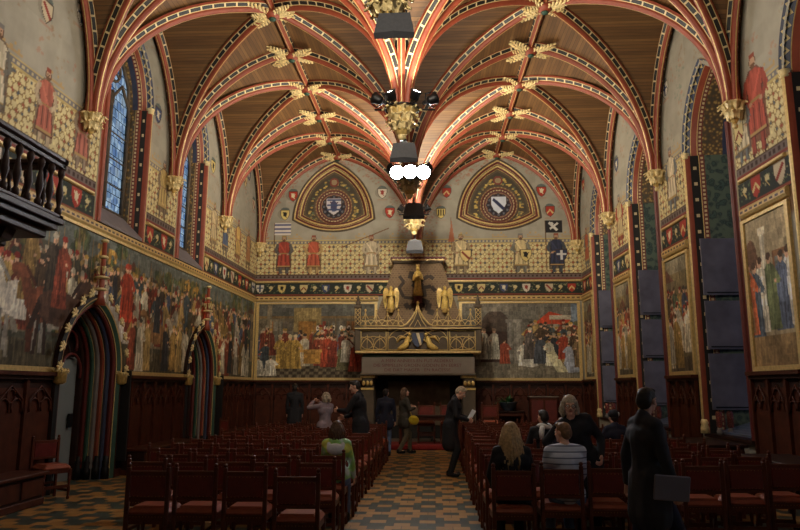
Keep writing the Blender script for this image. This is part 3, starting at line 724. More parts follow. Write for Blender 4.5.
def window_right(i, a, b):
    root = empty(f'window_{i}', (0, 0, 0), 'tall pointed window in a deep painted recess with blue shutters, ' + ORD[len(WIN_R) - WIN_R.index((a, b))] + ' from the fireplace', 'window', None, 0, 'structure')
    mb = MB()
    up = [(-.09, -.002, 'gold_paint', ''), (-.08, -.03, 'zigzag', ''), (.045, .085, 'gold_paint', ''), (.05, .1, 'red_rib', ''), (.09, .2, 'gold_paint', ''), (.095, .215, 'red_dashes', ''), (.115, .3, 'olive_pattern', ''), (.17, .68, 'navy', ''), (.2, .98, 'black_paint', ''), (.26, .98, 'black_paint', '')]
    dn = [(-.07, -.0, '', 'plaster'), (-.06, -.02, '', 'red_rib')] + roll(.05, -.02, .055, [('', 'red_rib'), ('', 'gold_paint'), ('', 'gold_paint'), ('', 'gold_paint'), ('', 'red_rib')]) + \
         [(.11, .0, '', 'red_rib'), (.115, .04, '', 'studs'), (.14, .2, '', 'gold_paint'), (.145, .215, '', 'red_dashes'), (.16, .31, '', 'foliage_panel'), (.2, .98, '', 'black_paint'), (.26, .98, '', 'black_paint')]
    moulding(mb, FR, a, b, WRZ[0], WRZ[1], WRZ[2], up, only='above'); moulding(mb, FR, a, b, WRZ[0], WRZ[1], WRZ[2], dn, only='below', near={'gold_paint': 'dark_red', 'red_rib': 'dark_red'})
    mb.build('moulding', root)
    # capitals on the shafts
    for y, s in ((b, -1),):
        mb = MB(); x = XR(y) - .02; yy = y + s * .05
        mb.lathe((x, yy, WRZ[1] - .06), [(.06, 0), (.075, .02), (.065, .04), (.085, .1), (.09, .12), (.06, .13)], 'gilt_leaf', 10)
        mb.build('capital', root)
        mb = MB(); mb.lathe((x, yy, WRZ[0]), [(.09, 0), (.09, .1), (.07, .16), (.085, .2), (.06, .26)], 'gilt_leaf', 10); mb.build('shaft_base', root)
    # glass
    mb = MB(); P = arch_pts(a, b, WRZ[0], WRZ[1], WRZ[2], .22)
    mb.add([FR(y, z, .97) for y, z in P], [tuple(range(len(P)))], 'dark_glass' if a > 8 else 'clear_glass', [[(y, z) for y, z in P]]); mb.build('pane', root)
    mb = MB(); c = (a + b) / 2
    for y in (a + .26, c, b - .26): mb.box(XR(y) + .9, XR(y) + .96, y - .04, y + .04, WRZ[0], WRZ[2] - (.3 if y == c else 1.3), 'oak_dark')
    for z in (.9, 2.4, 3.4, 4.6, 6.3): mb.box(XR(c) + .9, XR(c) + .955, a + .22, b - .22, z - .035, z + .035, 'oak_dark')
    mb.build('window_frame', root)
    # shutters folded against both jambs
    for (z0, z1) in ((3.47, 4.6), (2.42, 3.36), (1.28, 2.34)) if a > 7 else ():
        for yy, x0, x1, mt in ((b - .24, .06, .86, 'shutter_blue'), (a + .3, .08, .3, 'shutter_edge')):
            mb = MB(); x = XR(yy)
            mb.box(x + x0, x + x1, yy - .018, yy + .018, z0, z1, mt, .006)
            sh = mb.build('shutter', root)
            mb = MB(); mb.box(x + x0 + .06, x + x1 - .03, yy - .03, yy - .0181, z0 + .04, z0 + .06, 'black_metal'); mb.ell((x + x1 - .02, yy - .03, z0 + .05), .02, 'brass', 8, 5)
            mb.build('hinge', sh)
    # sill with slanting grille
    mb = MB(); mb.add([FR(a + .12, 1.1, .9), FR(b - .15, 1.1, .9), FR(b - .15, .88, .2), FR(a + .12, .88, .2), FR(a + .12, .84, .2), FR(b - .15, .84, .2), FR(a + .12, .84, .9), FR(b - .15, .84, .9)], [(0, 1, 2, 3), (3, 2, 5, 4), (0, 3, 4, 6), (1, 7, 5, 2), (0, 6, 7, 1), (4, 5, 7, 6)], 'perforated_metal')
    mb.build('sill_grille', root)
    mb = MB(); mb.box(XR((a + b) / 2) - .06, XR((a + b) / 2) + .97, a, b, .78, .84, 'oak_dark'); mb.build('sill', root)
for i, (a, b) in enumerate(WIN_R): window_right(i + 4, a, b)
# wall under the right windows is closed by the wall mesh; left windows
def window_left(i, a, b):
    root = empty(f'window_{i}', (0, 0, 0), 'stained glass lancet window above the mural, ' + ORD[len(WIN_L) - WIN_L.index((a, b))] + ' from the fireplace', 'window', None, 0, 'structure')
    mb = MB(); zb_ = WLZ[0] - .08
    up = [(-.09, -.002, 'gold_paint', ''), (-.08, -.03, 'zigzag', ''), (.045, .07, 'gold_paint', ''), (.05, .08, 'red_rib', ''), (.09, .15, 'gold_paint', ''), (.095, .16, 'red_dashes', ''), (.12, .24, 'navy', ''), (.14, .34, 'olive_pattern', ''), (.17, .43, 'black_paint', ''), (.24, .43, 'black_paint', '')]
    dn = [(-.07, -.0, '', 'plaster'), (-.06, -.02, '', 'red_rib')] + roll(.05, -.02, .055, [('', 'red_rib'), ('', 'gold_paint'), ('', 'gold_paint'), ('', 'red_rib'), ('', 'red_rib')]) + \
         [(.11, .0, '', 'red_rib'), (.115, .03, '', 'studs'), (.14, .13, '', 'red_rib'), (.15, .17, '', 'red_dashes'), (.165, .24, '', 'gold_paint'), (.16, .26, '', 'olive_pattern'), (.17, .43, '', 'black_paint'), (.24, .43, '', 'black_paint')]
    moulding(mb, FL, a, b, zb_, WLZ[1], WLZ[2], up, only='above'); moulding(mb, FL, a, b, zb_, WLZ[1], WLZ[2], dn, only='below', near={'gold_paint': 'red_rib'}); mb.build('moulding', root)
    for y, s in ((b, -1),):
        mb = MB(); mb.lathe((XL(y) + .02, y + s * .05, WLZ[1] - .06), [(.06, 0), (.075, .02), (.065, .04), (.085, .1), (.09, .12), (.06, .13)], 'gilt_leaf', 10); mb.build('capital', root)
    mb = MB(); P = arch_pts(a, b, 5.2, WLZ[1], WLZ[2], .19)
    mb.add([FL(y, z, .42) for y, z in P], [tuple(range(len(P)))], 'stained_glass', [[(y, z) for y, z in P]]); mb.build('pane', root)
    # tracery
    mb = MB(); c = (a + b) / 2; D = .38
    def T(pts, rad=.03): mb.tube([FL(y, z, D) for y, z in pts], rad, 'stone_dark', 6)
    T([(c, 5.2), (c, 7.7)], .045)
    for s in (-1, 1):
        e = c + s * ((b - a) / 2 - .2)
        T([(e, 5.2), (e, 7.5)], .04)
        T([(e, 7.3), (e - s * .06, 7.6), ((e + c) / 2, 7.95), (c + s * .06, 7.6), (c, 7.3)], .035)
        T([(e, 7.35), (e - s * .1, 8.), (c + s * .35, 8.4), (c, 8.78)], .035)
    T([(c + .27 * math.cos(2 * PI * k / 16), 8.18 + .27 * math.sin(2 * PI * k / 16)) for k in range(17)])
    for k in range(3): T([(c, 8.18), (c + .27 * math.cos(PI / 2 + 2 * PI * k / 3), 8.18 + .27 * math.sin(PI / 2 + 2 * PI * k / 3))], .022)
    for z in (5.75, 6.3, 6.85): T([(a + .26, z), (b - .26, z)], .015)
    T([(a + .24, 5.2), (b - .24, 5.2)], .04)
    mb.build('tracery', root)
    mb = MB(); mb.add([FL(a + .0, 4.76, -.05), FL(b, 4.76, -.05), FL(b - .12, 5.26, .43), FL(a + .12, 5.26, .43), FL(a, 4.7, -.05), FL(b, 4.7, -.05), FL(b - .12, 4.7, .43), FL(a + .12, 4.7, .43)],
                      [(0, 1, 2, 3), (0, 4, 5, 1), (1, 5, 6, 2), (3, 7, 4, 0), (2, 6, 7, 3), (4, 7, 6, 5)], 'stone_sill'); mb.build('sill', root)
for i, (a, b) in enumerate(WIN_L): window_left(i + 1, a, b)
# ---------------------------------------------------------------- vault
THM = math.radians(79)
def curve(A, B, za=ZS, zb=ZR, n=18):
    P = []
    for k in range(n + 1):
        th = THM * k / n; u = (1 - math.cos(th)) / (1 - math.cos(THM)); w = math.sin(th) / math.sin(THM)
        P.append(Vector((A[0] + (B[0] - A[0]) * u, A[1] + (B[1] - A[1]) * u, za + (zb - za) * w)))
    return P
RIBP = [(-.15, -.06, 'red_rib'), (-.147, .0, 'gold_paint'), (-.143, .006, 'rib_checks'), (-.078, .085, 'gold_paint'), (-.074, .092, 'red_rib'), (-.072, .135, 'red_rib'), (-.045, .185, 'red_rib'), (-.012, .2, 'gold_paint'),
        (.012, .2, 'red_rib'), (.045, .185, 'red_rib'), (.072, .135, 'red_rib'), (.074, .092, 'gold_paint'), (.078, .085, 'rib_checks'), (.143, .006, 'gold_paint'), (.147, .0, 'red_rib'), (.15, -.06, 'red_rib')]
def sweep_rib(mb, pts, h, k=1., prof=RIBP):
    h = Vector((h[0], h[1], 0)).normalized(); zz = Vector((0, 0, 1)); Bv = h.cross(zz)
    rows = []; acc = [0.]
    for i, p in enumerate(pts):
        t = (pts[min(i + 1, len(pts) - 1)] - pts[max(i - 1, 0)]).normalized()
        if i == 0: t = zz if abs((pts[1] - pts[0]).normalized().z) > .8 else t
        N = h * t.z - zz * t.dot(h); N.normalize()
        rows.append([p + Bv * (b * k) + N * (n_ * k) for b, n_, _ in prof])
        if i: acc.append(acc[-1] + (pts[i] - pts[i - 1]).length)
    for j in range(len(prof) - 1):
        mat = prof[j][2]
        vs = []; fs = []; uvs = []
        for i in range(len(pts)): vs += [rows[i][j], rows[i][j + 1]]
        for i in range(len(pts) - 1):
            fs.append((2 * i, 2 * i + 2, 2 * i + 3, 2 * i + 1)); uvs.append([(acc[i], 0), (acc[i + 1], 0), (acc[i + 1], 1), (acc[i], 1)])
        mb.add(vs, fs, mat, uvs)
ceil_mb = MB()
def web(c1, c2, m=5):
    n = len(c1); acc = [0.]
    for i in range(1, n): acc.append(acc[-1] + ((c1[i] - c1[i - 1]).length + (c2[i] - c2[i - 1]).length) / 2)
    vs = []
    for i in range(n):
        for j in range(m + 1): vs.append(c1[i].lerp(c2[i], j / m) + Vector((0, 0, .02)))
    fs = []; uvs = []
    for i in range(n - 1):
        for j in range(m):
            w0 = (c1[i] - c2[i]).length; w1 = (c1[i + 1] - c2[i + 1]).length
            fs.append((i * (m + 1) + j, (i + 1) * (m + 1) + j, (i + 1) * (m + 1) + j + 1, i * (m + 1) + j + 1))
            uvs.append([(acc[i], w0 * j / m), (acc[i + 1], w1 * j / m), (acc[i + 1], w1 * (j + 1) / m), (acc[i], w0 * (j + 1) / m)])
    ceil_mb.add(vs, fs, 'ceiling_planks', uvs, True)
LINES = [YF - BAY * k for k in range(0, 8)]
ribs = []
for b in range(7):
    y1, y0 = LINES[b], LINES[b + 1]; ym = (y0 + y1) / 2
    for X in (XL, XR):
        for ys in (y0, y1):
            yo = ys - .0 if ys < YF else YF
            dy = 0
            for wall in (True, False):
                xs = X(ys) if wall else 0.
                sx = (-.14 if X(ys) > 0 else .14) if wall else 0.
                A = (xs, yo)
                xm = X(ym) if wall else 0.
                ct = curve(A, (X(ys) / 2, yo)); cd = curve(A, (X(ym) / 2, ym)); cw = curve(A, (xm, ym))
                web(ct, cd); web(cd, cw)
                yoo = yo if ys < YF else YF - .1
                A2 = (xs + sx, yoo)
                if ys == y1 or b == 6: ribs.append(('transverse_rib', curve(A2, (X(ys) / 2, yoo)), (X(ys) / 2 - A2[0], 0)))
                ribs.append(('diagonal_rib', curve(A2, (X(ym) / 2, ym)), (X(ym) / 2 - A2[0], ym - yoo)))
                if wall or X is XL: ribs.append(('wall_rib' if wall else 'arcade_rib', curve(A2, (xm + sx * .9, ym)), (0, ym - yoo)))
        P = [Vector((X(q) / 2, q, ZR + .03)) for q in (y0, ym, y1 if y1 < YF else YF - .02)]
        ribs.append(('ridge_rib', P, (0, 1)))
ceil = ceil_mb.build('ceiling')
bm = bmesh.new(); bm.from_mesh(ceil.data); bmesh.ops.remove_doubles(bm, verts=bm.verts, dist=.004); bm.to_mesh(ceil.data); bm.free()
tag(ceil, 'brown boarded double vault with red and gold ribs', 'ceiling', None, 'structure')
for nm, P, h in ribs:
    if max(p.y for p in P) < 5: continue
    mb = MB(); sweep_rib(mb, P, h, {'ridge_rib': .8, 'wall_rib': .78}.get(nm, .84)); mb.build(nm, ceil)
mb = MB(); mb.box(-7.6, 8.2, YN - .2, YF + .6, TOPZ, TOPZ + .15, 'oak_dark')  # unseen slab added to block daylight leaking between vault and walls
tag(mb.build('roof'), 'added unseen timber deck above the vault, keeping out stray daylight', 'roof', None, 'structure')

# ---------------------------------------------------------------- carved gilding
def leaf_mesh(mb, L=.55, wd=.16, mat='gilt_leaf', seed=1):
    rr = random.Random(seed)
    pts = [(.06, 0, 0), (L * .4, 0, -.05), (L * .75, 0, -.04), (L, 0, .0)]
    mb.tube(pts, [.03, .035, .025, .01], mat, 6)
    for k in range(6):
        t = .16 + .14 * k; x = L * t
        for s in (-1, 1):
            w = wd * (1 - .45 * abs(t - .45) * 2)
            R = Matrix.Rotation(s * .75, 3, 'Z') @ Matrix.Rotation(-.35, 3, 'Y')
            mb.ell((x + w * .28, s * w * .45, -.045 + rr.uniform(-.015, .015)), (w * .52, w * .2, .026), mat, 7, 4, R)
            mb.ell((x + w * .5, s * w * .85, -.03), (.03, .03, .022), mat, 6, 4)
    mb.ell((L, 0, 0), (.05, .035, .03), mat, 7, 4)
def make_boss(full=True):
    root = empty('roof_boss', (0, 0, 0), 'x', 'roof boss', 'gilded leaf bosses along the ridges of the vault')
    mb = MB(); mb.lathe((0, 0, -.3), [(.02, 0), (.1, .015), (.15, .06), (.16, .12), (.12, .2), (.1, .3)], 'red_rib', 12)
    c = mb.build('boss_core', root)
    mb = MB(); mb.lathe((0, 0, -.33), [(.01, 0), (.07, .01), (.08, .04), (.04, .05)], 'green_paint', 10); mb.build('rosette', c)
    proto = None; parts = [c] + [k for k in bpy.data.objects if k.parent is c]
    for k, a in enumerate([38, 142, 218, 322, 0, 180]):
        mb = MB() 
        if proto is None:
            leaf_mesh(mb); proto = mb.build('gilt_leaf', root); o = proto
        else: o = proto.copy(); COL.objects.link(o); o.parent = root
        o.location = (0, 0, -.17); o.rotation_euler = (0, .08 * (1 if k % 2 else -1), math.radians(a)); o.scale = (1.12, .95, 1) if k < 4 else (.8, .9, 1)
        parts.append(o)
    return root, parts
root0, parts0 = make_boss()
first = True; NS = {XL: 'doorway-side', XR: 'window-side'}
for X in (XL, XR):
    for k in range(0, 8):
        y = YF - BAY / 2 * k
        if k == 0: y = YF - .2
        lab = f'gilded leaf boss on the {NS[X]} vault ridge, ' + (f'{ORD[k]} out from the fireplace wall' if k else 'set against the fireplace wall')
        loc = (X(y) / 2, y, ZR + .02)
        if first: root0.location = loc; root0['label'] = lab; first = False
        else: copy_tree(parts0, root0, loc, 0, lab)
def clump(mb, c, r0, h, n=8, rows=2, seed=0, mat='gilt_leaf', half=None):
    """rings of curled, pointed leaves"""
    rr = random.Random(seed); c = Vector(c)
    for j in range(rows):
        zz = h * (j + .35) / rows; rad = r0 * (.66 + .3 * j / max(1, rows - 1)) if rows > 1 else r0 * .9
        for k in range(n):
            th = 2 * PI * (k + .5 * (j % 2)) / n + rr.uniform(-.12, .12)
            d = Vector((math.cos(th), math.sin(th), 0)); sd = Vector((-math.sin(th), math.cos(th), 0)); q = h / rows * rr.uniform(.8, 1.25)
            up = Vector((0, 0, 1))
            pts = [(0, 0, -.1), (.12, 0, .35), (.38, 0, .8), (.62, 0, .85), (.72, 0, .6)]; wd = [.1, .3, .34, .2, .05]
            rows_ = []
            for (a, _, b), w_ in zip(pts, wd):
                o = c + d * (rad + a * r0 * .7) + up * (zz + b * q); jit = rr.uniform(-.02, .02) * r0
                rows_.append((o + sd * (w_ * r0) - d * (.1 * r0) + up * jit, o + d * (.06 * r0), o - sd * (w_ * r0) - d * (.1 * r0) - up * jit))
            vs = [p for r_ in rows_ for p in r_]; fs = []
            for i_ in range(len(rows_) - 1):
                for m_ in range(2): fs.append((i_ * 3 + m_, i_ * 3 + 3 + m_, i_ * 3 + 4 + m_, i_ * 3 + 1 + m_))
            mb.add(vs, fs, mat, smooth=False)
            for s in (-1, 1): mb.ell(rows_[2][0 if s > 0 else 2], (r0 * .1, r0 * .1, r0 * .09), mat, 6, 4)
            mb.ell(rows_[4][1], (r0 * .11, r0 * .11, r0 * .09), mat, 6, 4)
def make_corbel():
    root = empty('corbel', (0, 0, 0), 'x', 'corbel', 'gilded corbels carrying the vault ribs')
    mb = MB(); mb.lathe((0, 0, -.34), [(.02, 0), (.05, .05), (.09, .14), (.16, .3), (.19, .34), (.19, .38), (.13, .4)], 'gold', 12); a = mb.build('corbel_core', root)
    mb = MB(); clump(mb, (0, 0, -.3), .17, .3, 9, 2, 3); mb.ell((0, 0, -.37), .05, 'gilt_leaf', 8, 5); b = mb.build('gilt_foliage', root)
    return root, [a, b]
rc, pc = make_corbel(); first = True
for X, nm in ((XL, 'doorway wall'), (XR, 'window wall')):
    for k in range(4):
        y = LINES[k] if k else YF - .12
        lab = f'gilded leaf corbel under the ribs on the {nm}, ' + (f'{ORD[k]} out from the fireplace corner' if k else 'in the fireplace corner')
        loc = (X(y) + (.14 if X is XL else -.14), y, ZS + .02)
        if first: rc.location = loc; rc['label'] = lab; first = False
        else: copy_tree(pc, rc, loc, 0, lab)
# painted niche colonnettes above springing stay part of the ribs
WHERE = {0: 'against the fireplace wall', 1: 'first out from the fireplace', 2: 'in the blaze of the brightest lamps', 3: 'third out, ringed with uplights', 4: 'fourth out, nearest overhead', 5: 'fifth out, just behind the view'}
def make_pendant():
    root = empty('pendant_boss', (0, 0, 0), 'x', 'pendant boss', 'gilded pendant bosses down the middle of the hall')
    mb = MB(); mb.lathe((0, 0, -.5), [(.03, 0), (.1, .04), (.13, .14), (.17, .3), (.24, .44), (.26, .5), (.2, .56)], 'gold', 14); a = mb.build('pendant_core', root)
    mb = MB(); clump(mb, (0, 0, -.44), .22, .42, 10, 3, 5); mb.ell((0, 0, -.5), .08, 'gilt_leaf', 8, 5); b = mb.build('gilt_foliage', root)
    return root, [a, b]
rp, pp = make_pendant(); first = True
LAMPS = []
for k in range(0, 6):
    y = LINES[k] if k else YF - .14
    lab = 'carved gilt pendant boss of the vault, ' + WHERE[k]
    loc = (0, y, ZS + .06)
    if first: rp.location = loc; rp['label'] = lab; first = False
    else: copy_tree(pp, rp, loc, 0, lab)
# spotlights clamped on the pendants
def make_lamp(mat):
    root = empty('spotlight', (0, 0, 0), 'x', 'spotlight', 'uplighting spotlights clamped to the pendant bosses')
    mb = MB(); mb.lathe((0, 0, -.16), [(.05, 0), (.075, .02), (.09, .12), (.115, .17), (.1, .171), (.09, .15)] if mat == 'lamp_glow' else [(.06, 0), (.12, .03), (.17, .14), (.19, .19), (.17, .19)], 'black_metal', 14); a = mb.build('lamp_body', root)
    mb = MB(); mb.lathe((0, 0, -.01), [(.095, 0), (.095, .004)] if mat == 'lamp_glow' else [(.17, .02), (.18, .03), (.1, .06)], mat, 14); b = mb.build('lamp_lens', root)
    mb = MB(); mb.tube([(0, .12, -.02), (0, .14, -.12), (0, .0, -.22), (0, -.14, -.12), (0, -.12, -.02)], .012, 'black_metal', 6); mb.box(-.03, .03, -.03, .03, -.26, -.2, 'black_metal'); c = mb.build('lamp_bracket', root)
    return root, [a, b, c]
def area(loc, direction, e, size, col=(1, .86, .66), shape='DISK', spread=160):
    l = bpy.data.lights.new('spot_glow', 'AREA'); l.shape = shape; l.size = size; l.energy = e; l.color = col; l.spread = math.radians(spread)
    o = bpy.data.objects.new('spot_glow', l); COL.objects.link(o); o.location = loc
    o.rotation_euler = Vector(direction).to_track_quat('-Z', 'Y').to_euler(); return o
WARM = (1, .88, .70)
lamp_spec = {}
protos = {m: make_lamp(m) for m in ('lamp_glow', 'lamp_strong')}
used = {m: False for m in protos}
for k in (1, 2, 3, 4, 5):
    y = LINES[k]; n = 0
    side = {1: 'second nearest the fireplace', 2: 'brightest', 3: 'ringed', 4: 'overhead', 5: 'last'}[k]
    spec = {1: [(-.42, -.1, (-.8, -.2, .55), 'lamp_glow'), (.42, -.1, (.8, -.2, .55), 'lamp_glow')],
            2: [(-.26, -.42, (-.12, -.95, -.12), 'lamp_strong'), (.03, -.46, (0, -.95, -.16), 'lamp_strong'), (.32, -.42, (.1, -.95, -.12), 'lamp_strong'), (-.46, .12, (-.75, .35, .5), 'lamp_glow'), (.46, .12, (.75, .35, .5), 'lamp_glow'), (-.2, .38, (-.25, .95, .1), 'lamp_glow'), (.2, .38, (.25, .95, .1), 'lamp_glow')],
            3: [(-.48, 0, (-.8, .25, .5), 'lamp_glow'), (-.2, -.26, (-.35, -.5, .8), 'lamp_glow'), (.26, -.26, (.35, -.5, .8), 'lamp_glow'), (.58, .04, (.8, .3, .5), 'lamp_glow')],
            4: [(-.46, 0, (-.8, .3, .5), 'lamp_glow'), (.46, 0, (.8, .3, .5), 'lamp_glow'), (-.2, .42, (-.2, .95, .05), 'lamp_glow'), (.2, .42, (.2, .95, .05), 'lamp_glow')],  # fireplace-facing pair is added, to brighten the next pendant and its loudspeaker
            5: [(-.2, .42, (-.2, .95, .1), 'lamp_glow'), (.2, .42, (.2, .95, .1), 'lamp_glow')]}[k]  # out of view; both lamps added to light the front of the nearest loudspeaker
    for (dx, dy, d, m) in spec:
        loc = (dx, y + dy, ZS + (.28 if m == 'lamp_glow' else -.02)); n += 1
        dv = Vector(d).normalized(); q = dv.to_track_quat('Z', 'Y').to_euler()
        where = ('on the doorway side' if dx < 0 else 'on the window side') + (' facing the entrance' if dy < -.2 else ' facing the fireplace' if dy > .3 else '')
        lab = {1: 'small black uplight by the pendant near the fireplace,', 2: 'blazing white spotlight on the brightest pendant,' + (' middle,' if abs(dx) < .1 else '') if m == 'lamp_strong' else 'black uplight on the brightest pendant,', 3: 'black uplight ringing the gilded pendant,', 4: 'black uplight on the pendant overhead,', 5: 'added unseen spotlight on the fifth pendant out,'}[k] + ' ' + where
        r_, p_ = protos[m]
        if not used[m]: r_.location = loc; r_['label'] = lab; used[m] = True; o = r_
        else: o = copy_tree(p_, r_, loc, 0, lab)
        o.rotation_euler = q
        LAMPS.append((k, Vector(loc) + dv * .03, dv, m))
    # ring that carries the lamps; at the fifth pendant only added ones
    mb = MB(); mb.tube([(.3 * math.cos(2 * PI * j / 16), y + .3 * math.sin(2 * PI * j / 16), ZS + .06) for j in range(17)], .018, 'black_metal', 6, False)
    for (dx, dy, d, m) in spec: mb.tube([(dx * .5, y + dy * .5, ZS + .06), (dx, y + dy, ZS + .06)], .018, 'black_metal', 6)
    tag(mb.build('lamp_ring'), 'black metal ring carrying spotlights round the pendant, ' + WHERE[k], 'lamp ring')
# loudspeakers below the pendants
def make_speaker():
    root = empty('loudspeaker', (0, 0, 0), 'x', 'loudspeaker', 'black loudspeakers hung under the pendant bosses')
    mb = MB()
    A = [(-.185, -.12, .36), (.185, -.12, .36), (.14, .2, .4), (-.14, .2, .4)]
    B = [(-.235, -.2, .06), (.235, -.2, .06), (.17, .2, .3), (-.17, .2, .3)]
    C = [(-.23, -.19, -.01), (.0, -.24, -.03), (.23, -.19, -.01), (.17, .2, .25), (-.17, .2, .25)]
    vs = A + B; fs = [(0, 1, 2, 3), (7, 6, 5, 4), (0, 4, 5, 1), (1, 5, 6, 2), (2, 6, 7, 3), (3, 7, 4, 0)]
    mb.add(vs, fs, 'speaker_black'); a = mb.build('speaker_cabinet', root)
    mb = MB(); vs = [(-.24, -.205, .058), (0, -.25, .058), (.24, -.205, .058), (.17, .2, .3), (-.17, .2, .3)] + C
    mb.add(vs, [(0, 1, 2, 3, 4), (9, 8, 7, 6, 5), (0, 5, 6, 1), (1, 6, 7, 2), (2, 7, 8, 3), (3, 8, 9, 4), (4, 9, 5, 0)], 'speaker_grille'); b = mb.build('speaker_grille', root)
    mb = MB(); mb.tube([(0, 0, .36), (0, 0, .62)], .018, 'black_metal', 8); mb.box(-.05, .05, -.05, .05, .35, .42, 'black_metal'); mb.box(-.14, .14, -.01, .01, .385, .41, 'black_metal'); c = mb.build('hanging_rod', root)
    return root, [a, b, c]
rs, ps = make_speaker(); first = True
for k in (1, 2, 3, 4):
    lab = 'black wedge loudspeaker hung below the pendant, ' + WHERE[k]
    loc = ({4: .09, 3: .04, 2: .1, 1: .02}[k], LINES[k], {4: 5.7, 3: 5.46, 2: 5.4, 1: 5.36}[k])
    if first: rs.location = loc; rs['label'] = lab; first = False
    else: copy_tree(ps, rs, loc, 0, lab)

# ---------------------------------------------------------------- string courses, frames
tn = [0]
def trim(build, label):
    mb = MB(); build(mb); tn[0] += 1
    return tag(mb.build(f'trim_{tn[0]}'), label, 'moulding', None, 'structure')
def course(F, a, b, z0, z1, dep, mat):
    def fn(mb):
        P = [(-.001, z0), (dep * .6, z0 + (z1 - z0) * .1), (dep, z0 + (z1 - z0) * .35), (dep, z0 + (z1 - z0) * .8), (dep * .5, z1), (-.001, z1)]
        for i in range(len(P) - 1):
            L = abs(b - a)
            if i == 0:
                for e_ in (a, b): mb.add([F(e_, q[1], -q[0]) for q in P], [tuple(range(len(P)))], 'gold_paint')
            mb.add([F(a, P[i][1], -P[i][0]), F(b, P[i][1], -P[i][0]), F(b, P[i + 1][1], -P[i + 1][0]), F(a, P[i + 1][1], -P[i + 1][0])], [(0, 1, 2, 3)], mat if i == 2 else 'gold_paint', [[(0, 0), (L, 0), (L, 1), (0, 1)]])
    return fn
def gaps(wins, a, b, pad=.17):
    e = [a] + [q for w in sorted(wins) for q in (w[0] - pad, w[1] + pad)] + [b]
    return [(e[i], e[i + 1]) for i in range(0, len(e), 2) if e[i + 1] - e[i] > .1]
trim(course(FL, YN, YF, 4.5, 4.68, .07, 'moulding_dashes'), 'gilded string course above the long mural on the doorway wall')
trim(course(FF, XL(YF), -1.3, 4.5, 4.68, .07, 'moulding_dashes'), 'gilded string course on the fireplace wall, doorway side')
trim(course(FF, 1.33, XR(YF), 4.5, 4.68, .07, 'moulding_dashes'), 'gilded string course on the fireplace wall, window side')
for a, b in gaps(WIN_R, 2.5, YF): trim(course(FR, a, b, 4.5, 4.68, .07, 'moulding_dashes'), f'gilded string course on the window wall, {a:.0f} metres down the hall')
for F, a, b, nm in ((FF, XL(YF), XR(YF), 'fireplace'),): trim(course(F, a, b, 5.13, 5.2, .05, 'gold_paint'), 'thin gilded course under the patterned frieze of the fireplace wall')
for a, b in gaps(WIN_L, YN, YF): trim(course(FL, a, b, 5.13, 5.2, .05, 'gold_paint'), f'thin gilded course on the doorway wall, {a:.0f} metres down the hall')
for a, b in gaps(WIN_R, 2.5, YF): trim(course(FR, a, b, 5.13, 5.2, .05, 'gold_paint'), f'thin gilded course on the window wall, {a:.0f} metres down the hall')
# relief mouldings of the two triangular blind windows
for s, cx in ((-1, -2.85), (1, 2.74)):
    def fn(mb):
        for kk, rad, mat in ((1.0, .035, 'stone_dark'), (.955, .03, 'gold_paint'), (.915, .035, 'dark_red'), (.82, .028, 'gold_paint'), (.775, .03, 'dark_red')):
            A, B, Cc = (cx, 9.38), (cx + 1.4, 7.32), (cx - 1.4, 7.32); c0 = (cx, 7.95); P = []
            for p, q, bul in ((A, B, .36), (B, Cc, .42), (Cc, A, .36)):
                mx, my = (p[0] + q[0]) / 2, (p[1] + q[1]) / 2; dx, dy = q[0] - p[0], q[1] - p[1]; L = math.hypot(dx, dy); nx, ny = -dy / L, dx / L
                if (mx - c0[0]) * nx + (my - c0[1]) * ny < 0: nx, ny = -nx, -ny
                for j in range(14):
                    t = j / 14; b = bul * 4 * t * (1 - t); P.append((p[0] + dx * t + nx * b, p[1] + dy * t + ny * b))
            P = [(c0[0] + (x - c0[0]) * kk, c0[1] + (y - c0[1]) * kk) for x, y in P]; P.append(P[0])
            mb.tube([(x, YF - .01, z) for x, z in P], rad, mat, 6, False)
        for rr_, mat in ((.66, 'stone_dark'), (.56, 'dark_red')):
            mb.tube([(cx + rr_ * math.cos(2 * PI * j / 40), YF - .01, 7.76 + rr_ * math.sin(2 * PI * j / 40)) for j in range(41)], .025, mat, 6, False)
    trim(fn, 'curved triangular relief moulding round the medallion, ' + ('doorway side' if s < 0 else 'window side'))

